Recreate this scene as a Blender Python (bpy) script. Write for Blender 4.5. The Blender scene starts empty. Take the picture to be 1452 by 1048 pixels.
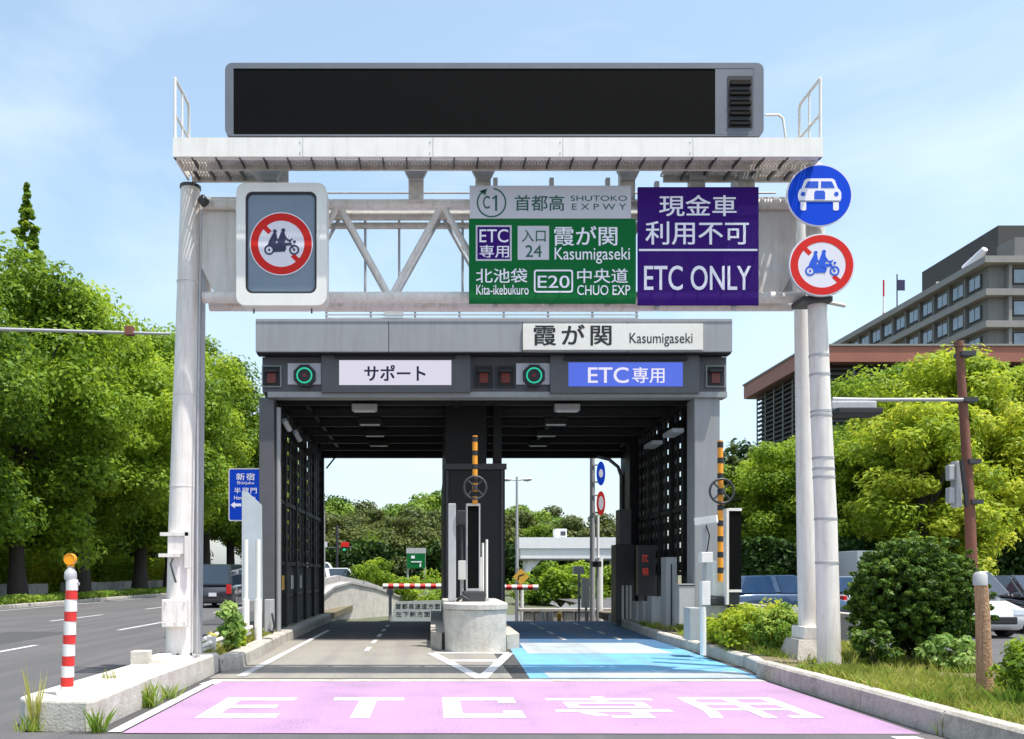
import bpy, bmesh, math, random
import numpy as np
from mathutils import Vector, Matrix
random.seed(7)
SC = bpy.context.scene
COL = SC.collection
# ------------------------------------------------------------ camera
EYE = 1.55
F = 1250.0
cam = bpy.data.cameras.new('camera'); camo = bpy.data.objects.new('camera', cam); COL.objects.link(camo)
camo.location = (0, 0, EYE); camo.rotation_euler = (math.pi/2, 0, 0)
cam.sensor_width = 36; cam.lens = 36*F/1452
cam.shift_x = (726-612)/1452; cam.shift_y = (813-524)/1452
cam.clip_start = .1; cam.clip_end = 3000
SC.camera = camo
# ------------------------------------------------------------ sky, sun, exposure
SUN = Vector((.25, -.18, .95)).normalized()
sun_el = math.asin(SUN.z); sun_az = math.atan2(SUN.x, SUN.y)
w = bpy.data.worlds.new('World'); SC.world = w; w.use_nodes = True
nt = w.node_tree; nt.nodes.clear()
out = nt.nodes.new('ShaderNodeOutputWorld'); bg = nt.nodes.new('ShaderNodeBackground')
sky = nt.nodes.new('ShaderNodeTexSky'); sky.sky_type = 'NISHITA'; sky.sun_disc = False
sky.sun_elevation = sun_el; sky.sun_rotation = sun_az; sky.air_density = 1.0; sky.dust_density = 2.2; sky.ozone_density = 1.2
tc = nt.nodes.new('ShaderNodeTexCoord'); mp = nt.nodes.new('ShaderNodeMapping'); mp.inputs['Scale'].default_value = (1.0, 1.0, 2.6)
nz = nt.nodes.new('ShaderNodeTexNoise'); nz.inputs['Scale'].default_value = 1.7; nz.inputs['Detail'].default_value = 7; nz.inputs['Roughness'].default_value = .55
nz.inputs['Distortion'].default_value = .5
rp = nt.nodes.new('ShaderNodeValToRGB'); rp.color_ramp.elements[0].position = .47; rp.color_ramp.elements[1].position = .72
rp.color_ramp.elements[0].color = (.16, .16, .16, 1); rp.color_ramp.elements[1].color = (.55, .55, .55, 1)
mx = nt.nodes.new('ShaderNodeMix'); mx.data_type = 'RGBA'
mx.inputs[7].default_value = (3.9, 4.4, 4.7, 1)
hs = nt.nodes.new('ShaderNodeHueSaturation'); hs.inputs['Hue'].default_value = .486; hs.inputs['Saturation'].default_value = 1.0; hs.inputs['Value'].default_value = 1.0
nt.links.new(sky.outputs[0], hs.inputs['Color'])
nt.links.new(tc.outputs['Generated'], mp.inputs[0]); nt.links.new(mp.outputs[0], nz.inputs['Vector'])
nt.links.new(nz.outputs['Fac'], rp.inputs[0]); nt.links.new(rp.outputs[0], mx.inputs[0])
nt.links.new(hs.outputs[0], mx.inputs[6]); nt.links.new(mx.outputs[2], bg.inputs['Color'])
bg.inputs['Strength'].default_value = .15
nt.links.new(bg.outputs[0], out.inputs[0])
sl = bpy.data.lights.new('sun', 'SUN'); sl.energy = 3.7; sl.angle = math.radians(.55); sl.color = (1, .955, .89)
so = bpy.data.objects.new('sun', sl); COL.objects.link(so); so.rotation_euler = SUN.to_track_quat('Z', 'Y').to_euler()
so.location = (20, -20, 60)
SC.view_settings.view_transform = 'Standard'; SC.view_settings.look = 'None'
SC.view_settings.exposure = .85; SC.view_settings.gamma = 1; SC.view_settings.use_curve_mapping = False
SC.cycles.max_bounces = 6; SC.cycles.transparent_max_bounces = 6

# ------------------------------------------------------------ helpers
def X(px, Y): return (px-612)*Y/F
def Z(py, Y): return EYE-(py-813)*Y/F
WL = {}
def loc_of(o): return WL.get(o.name, Vector((0, 0, 0)))
def tag(o, label=None, cat=None, group=None, kind=None):
    if label: o['label'] = label
    if cat: o['category'] = cat
    if group: o['group'] = group
    if kind: o['kind'] = kind
    return o
def thing(name, label, cat, loc, group=None, kind=None):
    o = bpy.data.objects.new(name, None); COL.objects.link(o); o.location = loc; WL[o.name] = Vector(loc)
    o.empty_display_size = .2
    return tag(o, label, cat, group, kind)
def kids(o): return [c for c in bpy.data.objects if c.parent == o]
def copy_tree(o, parent=None):
    ch = kids(o)
    c = o.copy(); COL.objects.link(c)
    if parent: c.parent = parent
    for k in ch: copy_tree(k, c)
    return c

class MB:
    def __init__(s): s.v = []; s.f = []; s.sm = []
    def add(s, vs, fs, smooth=False):
        n = len(s.v); s.v += [tuple(p) for p in vs]; s.f += [tuple(i+n for i in f) for f in fs]; s.sm += [smooth]*len(fs); return s
    def box(s, x0, x1, y0, y1, z0, z1, c=0):
        if x0 > x1: x0, x1 = x1, x0
        if y0 > y1: y0, y1 = y1, y0
        if z0 > z1: z0, z1 = z1, z0
        if c <= 0:
            return s.add([(x0,y0,z0),(x1,y0,z0),(x1,y1,z0),(x0,y1,z0),(x0,y0,z1),(x1,y0,z1),(x1,y1,z1),(x0,y1,z1)],
              [(0,3,2,1),(4,5,6,7),(0,1,5,4),(1,2,6,5),(2,3,7,6),(3,0,4,7)])
        c = min(c, (x1-x0)*.49, (y1-y0)*.49, (z1-z0)*.49)
        bm = bmesh.new(); bmesh.ops.create_cube(bm, size=1)
        for v in bm.verts: v.co = Vector(((x0+x1)/2+v.co.x*(x1-x0), (y0+y1)/2+v.co.y*(y1-y0), (z0+z1)/2+v.co.z*(z1-z0)))
        bmesh.ops.bevel(bm, geom=list(bm.edges), offset=c, segments=2, profile=.6, affect='EDGES')
        bm.verts.index_update()
        s.add([v.co[:] for v in bm.verts], [tuple(v.index for v in f.verts) for f in bm.faces]); bm.free(); return s
    def obox(s, c, d, size):            # box with its length along d
        c = Vector(c); d = Vector(d).normalized(); up = Vector((0,0,1)) if abs(d.z) < .95 else Vector((0,1,0))
        a = d.cross(up).normalized(); b = a.cross(d).normalized(); L, W, H = [q/2 for q in size]
        vs = [c+d*L*i+a*W*j+b*H*k for k in (-1,1) for (i,j) in ((-1,-1),(1,-1),(1,1),(-1,1))]
        return s.add(vs, [(0,3,2,1),(4,5,6,7),(0,1,5,4),(1,2,6,5),(2,3,7,6),(3,0,4,7)])
    def tube(s, pts, r, n=12, cap=True):
        pts = [Vector(p) for p in pts]; R = r if isinstance(r, (list, tuple)) else [r]*len(pts)
        base = len(s.v); d0 = (pts[1]-pts[0]).normalized(); ref = Vector((0,0,1)) if abs(d0.z) < .9 else Vector((1,0,0))
        vs = []; a = d0.cross(ref).normalized()
        for i, p in enumerate(pts):
            if i == 0: d = pts[1]-pts[0]
            elif i == len(pts)-1: d = pts[-1]-pts[-2]
            else: d = (pts[i+1]-pts[i]).normalized()+(pts[i]-pts[i-1]).normalized()
            d.normalize(); a = (a-d*a.dot(d)).normalized(); b = d.cross(a)
            for k in range(n):
                t = 2*math.pi*k/n; vs.append(p+(a*math.cos(t)+b*math.sin(t))*R[i])
        fs = [(i*n+k, i*n+(k+1)%n, (i+1)*n+(k+1)%n, (i+1)*n+k) for i in range(len(pts)-1) for k in range(n)]
        s.add(vs, fs, True)
        if cap:
            m = len(pts)-1
            s.add([vs[k] for k in range(n)][::-1], [tuple(range(n))]); s.add([vs[m*n+k] for k in range(n)], [tuple(range(n))])
        return s
    def cyl(s, x, y, z0, z1, r0, r1=None, n=20):
        return s.tube([(x,y,z0),(x,y,z1)], [r0, r0 if r1 is None else r1], n)
    def lathe(s, x, y, prof, n=24):      # prof = [(r,z)]
        vs = [(x+r*math.cos(2*math.pi*k/n), y+r*math.sin(2*math.pi*k/n), z) for r, z in prof for k in range(n)]
        fs = [(i*n+k, i*n+(k+1)%n, (i+1)*n+(k+1)%n, (i+1)*n+k) for i in range(len(prof)-1) for k in range(n)]
        s.add(vs, fs, True); m = (len(prof)-1)*n
        s.add(vs[m:m+n], [tuple(range(n))]); return s
    def prism(s, poly, y0, y1):          # poly in XZ, extruded along Y
        n = len(poly); A = sum(poly[i][0]*poly[(i+1)%n][1]-poly[(i+1)%n][0]*poly[i][1] for i in range(n))
        if A < 0: poly = poly[::-1]
        vs = [(x,y0,z) for x,z in poly]+[(x,y1,z) for x,z in poly]
        return s.add(vs, [tuple(range(n)), tuple(range(2*n-1,n-1,-1))]+[(i,i+n,(i+1)%n+n,(i+1)%n) for i in range(n)])
    def slab(s, poly, z0, z1):           # poly in XY, extruded up
        n = len(poly); A = sum(poly[i][0]*poly[(i+1)%n][1]-poly[(i+1)%n][0]*poly[i][1] for i in range(n))
        if A < 0: poly = poly[::-1]
        vs = [(x,y,z0) for x,y in poly]+[(x,y,z1) for x,y in poly]
        return s.add(vs, [tuple(range(n-1,-1,-1)), tuple(range(n,2*n))]+[(i,(i+1)%n,(i+1)%n+n,i+n) for i in range(n)])
    def sheet(s, poly, z=0.0):
        n = len(poly); A = sum(poly[i][0]*poly[(i+1)%n][1]-poly[(i+1)%n][0]*poly[i][1] for i in range(n))
        if A < 0: poly = poly[::-1]
        return s.add([(p[0],p[1],p[2] if len(p) > 2 else z) for p in poly], [tuple(range(n))])
    def ring(s, cx, cz, r0, r1, y0, y1, e=1.0, n=40, a0=0, a1=360):    # flat ring facing -Y
        vs = []; full = abs(a1-a0) >= 360; m = n if full else n+1
        for i in range(m):
            t = math.radians(a0+(a1-a0)*i/n)
            for r, y in ((r0,y0),(r1,y0),(r1,y1),(r0,y1)): vs.append((cx+r*e*math.cos(t), y, cz+r*math.sin(t)))
        fs = []
        for i in range(n):
            j = (i+1) % m
            for k in range(4): fs.append((i*4+k, i*4+(k+1)%4, j*4+(k+1)%4, j*4+k))
        return s.add(vs, fs)
    def disc(s, cx, cz, r, y0, y1, e=1.0, n=40):
        return s.prism([(cx+r*e*math.cos(2*math.pi*i/n), cz+r*math.sin(2*math.pi*i/n)) for i in range(n)], y0, y1)
    def stroke(s, pts, wd, y0, y1):      # flat strokes facing -Y
        for (a, b) in zip(pts[:-1], pts[1:]):
            a = Vector(a); b = Vector(b); d = (b-a); d.normalize(); nn = Vector((-d.y, d.x))*wd/2
            s.prism([tuple(a-nn), tuple(b-nn), tuple(b+nn), tuple(a+nn)], y0, y1)
        return s
    def build(s, name, m=None, parent=None, origin=None):
        V = np.array(s.v, dtype=float)
        if parent is not None: o0 = loc_of(parent)
        elif origin is not None: o0 = Vector(origin)
        else: o0 = Vector(((V[:,0].min()+V[:,0].max())/2, (V[:,1].min()+V[:,1].max())/2, V[:,2].min()))
        me = bpy.data.meshes.new(name)
        me.from_pydata([tuple(Vector(p)-o0) for p in s.v], [], s.f)
        if any(s.sm): me.polygons.foreach_set('use_smooth', s.sm)
        bm = bmesh.new(); bm.from_mesh(me); bmesh.ops.recalc_face_normals(bm, faces=bm.faces); bm.to_mesh(me); bm.free()
        me.update()
        if m: me.materials.append(m)
        o = bpy.data.objects.new(name, me); COL.objects.link(o)
        if parent is not None:
            o.parent = parent; WL[o.name] = loc_of(parent)
        else:
            o.location = o0; WL[o.name] = o0.copy()
        return o

def rrect(x0, x1, z0, z1, r, n=5):
    P = []
    for cx, cz, a in ((x1-r,z0+r,-90),(x1-r,z1-r,0),(x0+r,z1-r,90),(x0+r,z0+r,180)):
        for i in range(n+1):
            t = math.radians(a+90*i/n); P.append((cx+r*math.cos(t), cz+r*math.sin(t)))
    return P

M = {}
PI_ = math.pi
def mat(name, col, rough=.6, metal=0, var=.08, scale=6, bump=0, bscale=60, emit=None, est=0, dirt=0, dirtcol=(.2,.18,.15), dscale=1.3, spec=.5, streak=False, coat=0, track=0, grain=0):
    m = bpy.data.materials.new(name); m.use_nodes = True; n = m.node_tree; b = n.nodes['Principled BSDF']; L = n.links
    b.inputs['Roughness'].default_value = rough; b.inputs['Metallic'].default_value = metal; b.inputs['Specular IOR Level'].default_value = spec
    b.inputs['Coat Weight'].default_value = coat
    g = n.nodes.new('ShaderNodeNewGeometry')
    t = n.nodes.new('ShaderNodeTexNoise'); t.inputs['Scale'].default_value = scale; t.inputs['Detail'].default_value = 6; t.inputs['Roughness'].default_value = .6
    L.new(g.outputs['Position'], t.inputs['Vector'])
    mr = n.nodes.new('ShaderNodeMapRange'); mr.inputs['From Min'].default_value = .25; mr.inputs['From Max'].default_value = .75
    mr.inputs['To Min'].default_value = 1-var; mr.inputs['To Max'].default_value = 1+var; L.new(t.outputs['Fac'], mr.inputs['Value'])
    mu = n.nodes.new('ShaderNodeVectorMath'); mu.operation = 'SCALE'; mu.inputs[0].default_value = col[:3]; L.new(mr.outputs[0], mu.inputs['Scale'])
    last = mu.outputs[0]
    if dirt:
        d = n.nodes.new('ShaderNodeTexNoise'); d.inputs['Scale'].default_value = dscale; d.inputs['Detail'].default_value = 9; d.inputs['Roughness'].default_value = .7
        if streak:
            sc = n.nodes.new('ShaderNodeMapping'); sc.inputs['Scale'].default_value = (6, 6, .5); L.new(g.outputs['Position'], sc.inputs[0]); L.new(sc.outputs[0], d.inputs['Vector'])
        else: L.new(g.outputs['Position'], d.inputs['Vector'])
        r = n.nodes.new('ShaderNodeMapRange'); r.inputs['From Min'].default_value = .47; r.inputs['From Max'].default_value = .75; r.inputs['To Max'].default_value = dirt
        L.new(d.outputs['Fac'], r.inputs['Value'])
        x = n.nodes.new('ShaderNodeMix'); x.data_type = 'RGBA'; x.inputs[7].default_value = (*dirtcol, 1); L.new(r.outputs[0], x.inputs[0]); L.new(last, x.inputs[6]); last = x.outputs[2]
    if track:
        sc = n.nodes.new('ShaderNodeMapping'); sc.inputs['Scale'].default_value = (1.6, .1, 1); L.new(g.outputs['Position'], sc.inputs[0])
        d = n.nodes.new('ShaderNodeTexNoise'); d.inputs['Scale'].default_value = 1.4; d.inputs['Detail'].default_value = 5; L.new(sc.outputs[0], d.inputs['Vector'])
        r = n.nodes.new('ShaderNodeMapRange'); r.inputs['From Min'].default_value = .44; r.inputs['From Max'].default_value = .66; r.inputs['To Max'].default_value = track; L.new(d.outputs['Fac'], r.inputs['Value'])
        x = n.nodes.new('ShaderNodeMix'); x.data_type = 'RGBA'; x.inputs[7].default_value = (.16,.14,.14,1); L.new(r.outputs[0], x.inputs[0]); L.new(last, x.inputs[6]); last = x.outputs[2]
    if grain:
        d = n.nodes.new('ShaderNodeTexNoise'); d.inputs['Scale'].default_value = 42; d.inputs['Detail'].default_value = 3; L.new(g.outputs['Position'], d.inputs['Vector'])
        d2 = n.nodes.new('ShaderNodeTexNoise'); d2.inputs['Scale'].default_value = 1.1; d2.inputs['Detail'].default_value = 5; L.new(g.outputs['Position'], d2.inputs['Vector'])
        ad = n.nodes.new('ShaderNodeMath'); ad.operation = 'MULTIPLY_ADD'; ad.inputs[1].default_value = .6; L.new(d2.outputs['Fac'], ad.inputs[0]); L.new(d.outputs['Fac'], ad.inputs[2])
        r = n.nodes.new('ShaderNodeMapRange'); r.inputs['From Min'].default_value = .8; r.inputs['From Max'].default_value = 1.0; r.inputs['To Max'].default_value = grain; L.new(ad.outputs[0], r.inputs['Value'])
        x = n.nodes.new('ShaderNodeMix'); x.data_type = 'RGBA'; x.inputs[7].default_value = (.1,.095,.095,1); L.new(r.outputs[0], x.inputs[0]); L.new(last, x.inputs[6]); last = x.outputs[2]
    L.new(last, b.inputs['Base Color'])
    if bump:
        t2 = n.nodes.new('ShaderNodeTexNoise'); t2.inputs['Scale'].default_value = bscale; t2.inputs['Detail'].default_value = 4; L.new(g.outputs['Position'], t2.inputs['Vector'])
        bp = n.nodes.new('ShaderNodeBump'); bp.inputs['Strength'].default_value = bump; bp.inputs['Distance'].default_value = .02
        L.new(t2.outputs['Fac'], bp.inputs['Height']); L.new(bp.outputs[0], b.inputs['Normal'])
    if emit:
        b.inputs['Emission Color'].default_value = (*emit, 1); b.inputs['Emission Strength'].default_value = est
    M[name] = m; return m
mat('white_paint', (.84,.81,.75), .42, var=.04, dirt=.28, dirtcol=(.42,.38,.33), dscale=2.0, streak=True)
mat('pole_paint', (.75,.71,.66), .5, var=.06, bump=.15, bscale=70, dirt=.5, dirtcol=(.36,.28,.2), dscale=2.2, streak=True)
mat('grey_steel', (.42,.42,.43), .45, .1, var=.1, dirt=.35, dirtcol=(.25,.22,.19), streak=True)
mat('dirty_beam', (.6,.57,.52), .7, var=.2, scale=9, dirt=.5, dirtcol=(.22,.16,.1), dscale=4)
mat('dark_metal', (.05,.05,.055), .5, .2, var=.15)
mat('black', (.018,.018,.02), .55, var=.1)
mat('screen_black', (.0065,.0065,.0065), .8, var=.06, spec=.05)
mat('board_frame', (.14,.155,.18), .5, .1, var=.07, dirt=.2, dirtcol=(.3,.3,.3))
mat('canopy_light', (.3,.305,.31), .5, .05, var=.05, scale=2, dirt=.3, dirtcol=(.14,.13,.12), streak=True)
mat('canopy_dark', (.1,.1,.107), .55, .05, var=.08, scale=3, dirt=.25, dirtcol=(.05,.045,.04), streak=True)
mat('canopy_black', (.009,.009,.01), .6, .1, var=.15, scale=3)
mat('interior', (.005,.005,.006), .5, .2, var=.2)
mat('purlin', (.016,.016,.015), .6, .1, var=.2)
mat('green_sign', (.0,.13,.03), .65, var=.03, dirt=.08, spec=.15)
mat('purple_sign', (.034,.003,.15), .65, var=.03, dirt=.06, spec=.15)
mat('blue_sign', (.0,.06,.62), .65, var=.03, spec=.15)
mat('blue_board', (.0,.05,.5), .65, var=.03, spec=.15)
mat('red_sign', (.62,.025,.02), .65, var=.04, spec=.15)
mat('sign_white', (.72,.7,.76), .45, var=.02, dirt=.08)
mat('sign_grey', (.55,.54,.58), .5, var=.03, dirt=.1)
mat('letter_white', (.85,.82,.9), .45, var=.01)
mat('letter_green', (.0,.085,.05), .5, var=.02)
mat('letter_black', (.01,.01,.012), .5, var=.02)
mat('letter_navy', (.02,.02,.07), .5, var=.02)
mat('letter_blue', (.0,.08,.6), .5, var=.02)
mat('board_glass', (.16,.21,.26), .22, var=.1, scale=2, spec=.7)
mat('cream', (.78,.77,.72), .5, var=.03, dirt=.2, dirtcol=(.5,.46,.4), streak=True)
mat('name_board', (.75,.74,.68), .5, var=.03, dirt=.3, dirtcol=(.6,.4,.2), dscale=1.2)
mat('asphalt', (.085,.085,.087), .9, var=.22, scale=45, bump=.55, bscale=110, dirt=.35, dirtcol=(.13,.125,.12), dscale=.35, track=0.35, grain=0)
mat('shaded_lane_asphalt', (.055,.054,.054), .9, var=.22, scale=50, bump=.6, bscale=120, dirt=.5, dirtcol=(.04,.04,.04), dscale=.9, track=0.2, grain=0)  # asphalt tone lowered to hold the canopy's shade on the lane
mat('lane_concrete', (.25,.235,.2), .9, var=.14, scale=14, bump=.3, bscale=90, dirt=.5, dirtcol=(.18,.165,.15), dscale=1.2, track=0.5, grain=0.2)
mat('pink_paint', (.4,.235,.41), .8, var=.08, scale=38, bump=.5, bscale=130, dirt=.3, dirtcol=(.42,.27,.41), dscale=1.6, track=0.16, grain=0.5)
mat('road_white', (.74,.74,.73), .75, var=.08, scale=40, bump=.4, bscale=130, dirt=.28, dirtcol=(.45,.43,.42), dscale=5, track=0.15, grain=0.45)
mat('road_old_white', (.5,.5,.49), .8, var=.15, scale=30, bump=.4, bscale=120, dirt=.75, dirtcol=(.14,.14,.14), dscale=6)
mat('pale_blue_band', (.38,.44,.47), .8, var=.06, scale=20, bump=.3, bscale=120, dirt=.5, dirtcol=(.3,.42,.5), dscale=1.5, track=0.3, grain=0.5)
mat('blue_paint', (.13,.38,.6), .8, var=.08, scale=30, bump=.4, bscale=120, dirt=.4, dirtcol=(.16,.3,.42), dscale=2, track=0.3, grain=0.5)
mat('shaded_blue_paint', (.035,.12,.24), .8, var=.1, scale=30, bump=.4, bscale=120, dirt=.4, dirtcol=(.07,.15,.25), dscale=2, track=0.3, grain=0.4)  # blue lane paint with the canopy's shade put into its colour
mat('concrete', (.45,.42,.37), .85, var=.13, scale=9, bump=.45, bscale=35, dirt=.85, dirtcol=(.2,.175,.14), dscale=3.2, grain=.35)
mat('pale_concrete', (.56,.53,.47), .85, var=.1, scale=9, bump=.4, bscale=35, dirt=.7, dirtcol=(.3,.27,.22), dscale=2.6, grain=.25)
mat('grey_concrete', (.36,.35,.34), .85, var=.1, scale=3, bump=.3, bscale=30, dirt=.4, dirtcol=(.22,.21,.2), dscale=1.2)
mat('stone', (.42,.38,.34), .9, var=.3, scale=2.5, bump=.5, bscale=14, dirt=.4)
mat('soil', (.16,.13,.08), .95, var=.3, scale=6, bump=.8, bscale=20, dirt=.6, dirtcol=(.09,.11,.035), dscale=1.4)
mat('ground_far', (.1,.11,.06), .95, var=.3, scale=.3)
mat('bark', (.055,.045,.036), .9, var=.35, scale=9, bump=.9, bscale=14)
mat('rust_pole', (.2,.075,.045), .7, var=.25, scale=12, dirt=.5, dirtcol=(.07,.035,.03), dscale=6)
mat('raw_wood', (.42,.25,.14), .85, var=.2, scale=12, bump=.6, bscale=40, dirt=.9, dirtcol=(.16,.06,.03), dscale=9, streak=True, grain=.4)
mat('post_red', (.68,.03,.025), .4, var=.03, dirt=.1)
mat('post_white', (.82,.8,.77), .4, var=.03, dirt=.15, dirtcol=(.5,.45,.4))
mat('orange', (.85,.33,.02), .35, var=.05)
mat('reflector', (.95,.36,.0), .25, var=.05)
mat('yellow', (.75,.45,.06), .5, var=.05)
mat('machine_grey', (.45,.45,.45), .5, .1, var=.06, dirt=.35, dirtcol=(.2,.19,.17), streak=True)
mat('machine_dark', (.05,.05,.055), .45, .2, var=.1)
mat('frosted', (.5,.55,.58), .35, var=.08, scale=2, dirt=.2)
mat('screen_white', (.05,.05,.05), .4, emit=(.86,.82,.97), est=.44)
mat('screen_blue', (.01,.01,.05), .4, emit=(.1,.18,.88), est=.46)
mat('screen_letter', (.1,.1,.1), .4, emit=(.9,.85,1), est=.48)
mat('signal_green', (.0,.2,.1), .4, emit=(.02,.6,.36), est=.45)
mat('signal_red', (.09,.02,.015), .4, emit=(.6,.05,.02), est=.03)
mat('digit_red', (.2,.02,.01), .4, emit=(1,.1,.05), est=.16)
mat('lamp_glass', (.7,.75,.8), .3, var=.02)
mat('roof_copper', (.32,.115,.075), .6, var=.12, scale=.6, dirt=.3, dirtcol=(.2,.09,.07))
mat('roof_underside', (.17,.09,.075), .7, var=.1)
mat('louvre_brown', (.045,.035,.034), .6, var=.2)
mat('office_concrete', (.18,.178,.17), .85, var=.1, scale=.8, dirt=.45, dirtcol=(.11,.1,.085), dscale=.3, streak=True)
mat('office_light', (.26,.255,.24), .85, var=.08, scale=.8, dirt=.3, dirtcol=(.18,.17,.15))
mat('office_dark', (.06,.056,.055), .8, var=.1, scale=.5)
mat('window_glass', (.2,.24,.28), .12, .3, var=.3, scale=.6, spec=.8)
mat('tinted_glass', (.02,.035,.055), .06, var=.3, scale=1, spec=1)
mat('blue_glass', (.012,.04,.1), .12, var=.3, scale=1.5, spec=.5)
mat('car_black', (.012,.012,.015), .2, .2, var=.05, coat=1)
mat('car_white', (.75,.75,.75), .3, 0, var=.02, coat=1)
mat('car_silver', (.42,.44,.46), .3, .6, var=.03, coat=1)
mat('car_blue', (.04,.08,.15), .3, .4, var=.03, coat=1)
mat('van_black', (.03,.032,.038), .25, .2, var=.05, coat=1)
mat('tail_red', (.5,.01,.01), .2, var=.05)
mat('rubber', (.02,.02,.02), .85, var=.1)
mat('rim', (.5,.5,.52), .3, .8, var=.05)
mat('bridge_white', (.84,.84,.84), .55, var=.03, scale=1, dirt=.15)

def leafmat(name, dark, mid, light, trans=.3):
    m = bpy.data.materials.new(name); m.use_nodes = True; n = m.node_tree; L = n.links; n.nodes.clear()
    o = n.nodes.new('ShaderNodeOutputMaterial'); a = n.nodes.new('ShaderNodeAttribute'); a.attribute_name = 'tint'
    r = n.nodes.new('ShaderNodeValToRGB'); e = r.color_ramp.elements; e[0].position = .1; e[0].color = (*dark,1); e[1].position = .95; e[1].color = (*light,1)
    k = e.new(.5); k.color = (*mid,1); L.new(a.outputs['Fac'], r.inputs[0])
    d = n.nodes.new('ShaderNodeBsdfPrincipled'); d.inputs['Roughness'].default_value = .55; d.inputs['Specular IOR Level'].default_value = .25; L.new(r.outputs[0], d.inputs['Base Color'])
    t = n.nodes.new('ShaderNodeBsdfTranslucent'); h = n.nodes.new('ShaderNodeHueSaturation'); h.inputs['Value'].default_value = 1.5; h.inputs['Hue'].default_value = .485
    L.new(r.outputs[0], h.inputs['Color']); L.new(h.outputs[0], t.inputs['Color'])
    x = n.nodes.new('ShaderNodeMixShader'); x.inputs[0].default_value = trans; L.new(d.outputs[0], x.inputs[1]); L.new(t.outputs[0], x.inputs[2]); L.new(x.outputs[0], o.inputs[0])
    M[name] = m
leafmat('leaf_green', (.06,.12,.01), (.15,.26,.018), (.3,.42,.035), .42)
leafmat('leaf_bright', (.09,.16,.012), (.2,.32,.02), (.36,.46,.04), .45)
leafmat('leaf_deep', (.035,.085,.01), (.1,.19,.014), (.22,.34,.028), .38)
leafmat('leaf_yellow', (.15,.24,.015), (.3,.4,.028), (.5,.52,.06), .45)
leafmat('leaf_olive', (.035,.05,.014), (.085,.115,.026), (.19,.22,.045), .25)
leafmat('leaf_far_bright', (.05,.11,.012), (.13,.23,.025), (.27,.36,.045), .25)
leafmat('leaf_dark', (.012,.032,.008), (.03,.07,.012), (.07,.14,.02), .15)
leafmat('leaf_shrub', (.02,.05,.008), (.06,.125,.014), (.17,.27,.03), .25)
leafmat('leaf_pale', (.12,.22,.04), (.22,.36,.08), (.4,.5,.16), .35)
leafmat('grass_dry', (.16,.2,.03), (.32,.36,.06), (.58,.52,.17), .35)
leafmat('grass_green', (.08,.17,.02), (.2,.33,.04), (.4,.46,.08), .35)

def leaf_mesh(name, C, N, size, tint, mtl, rng, aspect=1.0):
    """one diamond-ish quad per leaf, C centres, N normals"""
    n = len(C); N = N/np.linalg.norm(N, axis=1)[:,None]
    R = rng.normal(size=(n,3)); A = np.cross(N, R); A /= np.linalg.norm(A, axis=1)[:,None]+1e-9; B = np.cross(N, A)
    s = size*(.6+.8*rng.random(n))[:,None]*.5
    V = np.empty((n,4,3)); fold = N*s*.3
    V[:,0] = C-A*s*1.25*aspect; V[:,1] = C-B*s*.75+fold; V[:,2] = C+A*s*1.25*aspect; V[:,3] = C+B*s*.75+fold
    me = bpy.data.meshes.new(name); me.vertices.add(n*4); me.vertices.foreach_set('co', V.reshape(-1).astype(np.float32))
    me.loops.add(n*4); me.loops.foreach_set('vertex_index', np.arange(n*4, dtype=np.int32))
    me.polygons.add(n); me.polygons.foreach_set('loop_start', np.arange(0, n*4, 4, dtype=np.int32))
    at = me.attributes.new('tint', 'FLOAT', 'FACE'); at.data.foreach_set('value', np.clip(tint, 0, 1).astype(np.float32))
    me.materials.append(mtl); me.update(calc_edges=True); return me
def crown_mesh(name, radii, nclump, per, leaf, mtl, seed, cr=.26, flat=.55, low=-.8, rmin=.55, shape='round', aspect=1.0):
    rng = np.random.default_rng(seed); R = np.array(radii, float)
    D = rng.normal(size=(nclump*3,3)); D /= np.linalg.norm(D, axis=1)[:,None]; D = D[D[:,2] > low][:nclump]; k = len(D)
    rr = (rmin+(1-rmin)*rng.random(k)**.6)[:,None]
    CC = D*rr*R*(1+.1*rng.normal(size=(k,1)))
    if shape == 'cone':
        h = rng.random(k)**1.3; th = rng.random(k)*2*math.pi; q = (1-h)*(.5+.5*rng.random(k))
        CC = np.stack([np.cos(th)*q*R[0], np.sin(th)*q*R[1], (h*2-1)*R[2]], 1)
    cs = cr*R.mean()*(.55+.9*rng.random(k))
    if shape == 'cone': cs *= (1.15-h)
    idx = np.repeat(np.arange(k), per); d = rng.normal(size=(len(idx),3)); d /= np.linalg.norm(d, axis=1)[:,None]
    rad = cs[idx]*(.45+.6*rng.random(len(idx)))
    C = CC[idx]+d*rad[:,None]*np.array([1.15,1.15,.75])
    Nn = d+np.array([0,0,flat])+.5*rng.normal(size=d.shape)
    ct = rng.random(k)
    tint = .5*ct[idx]+.5*rng.random(len(idx))
    return leaf_mesh(name, C, Nn, leaf, tint, mtl, rng, aspect)
def link_mesh(name, me, loc, parent=None):
    o = bpy.data.objects.new(name, me); COL.objects.link(o)
    if parent is not None: o.parent = parent; o.location = Vector(loc)-loc_of(parent)
    else: o.location = loc
    return o
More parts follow.
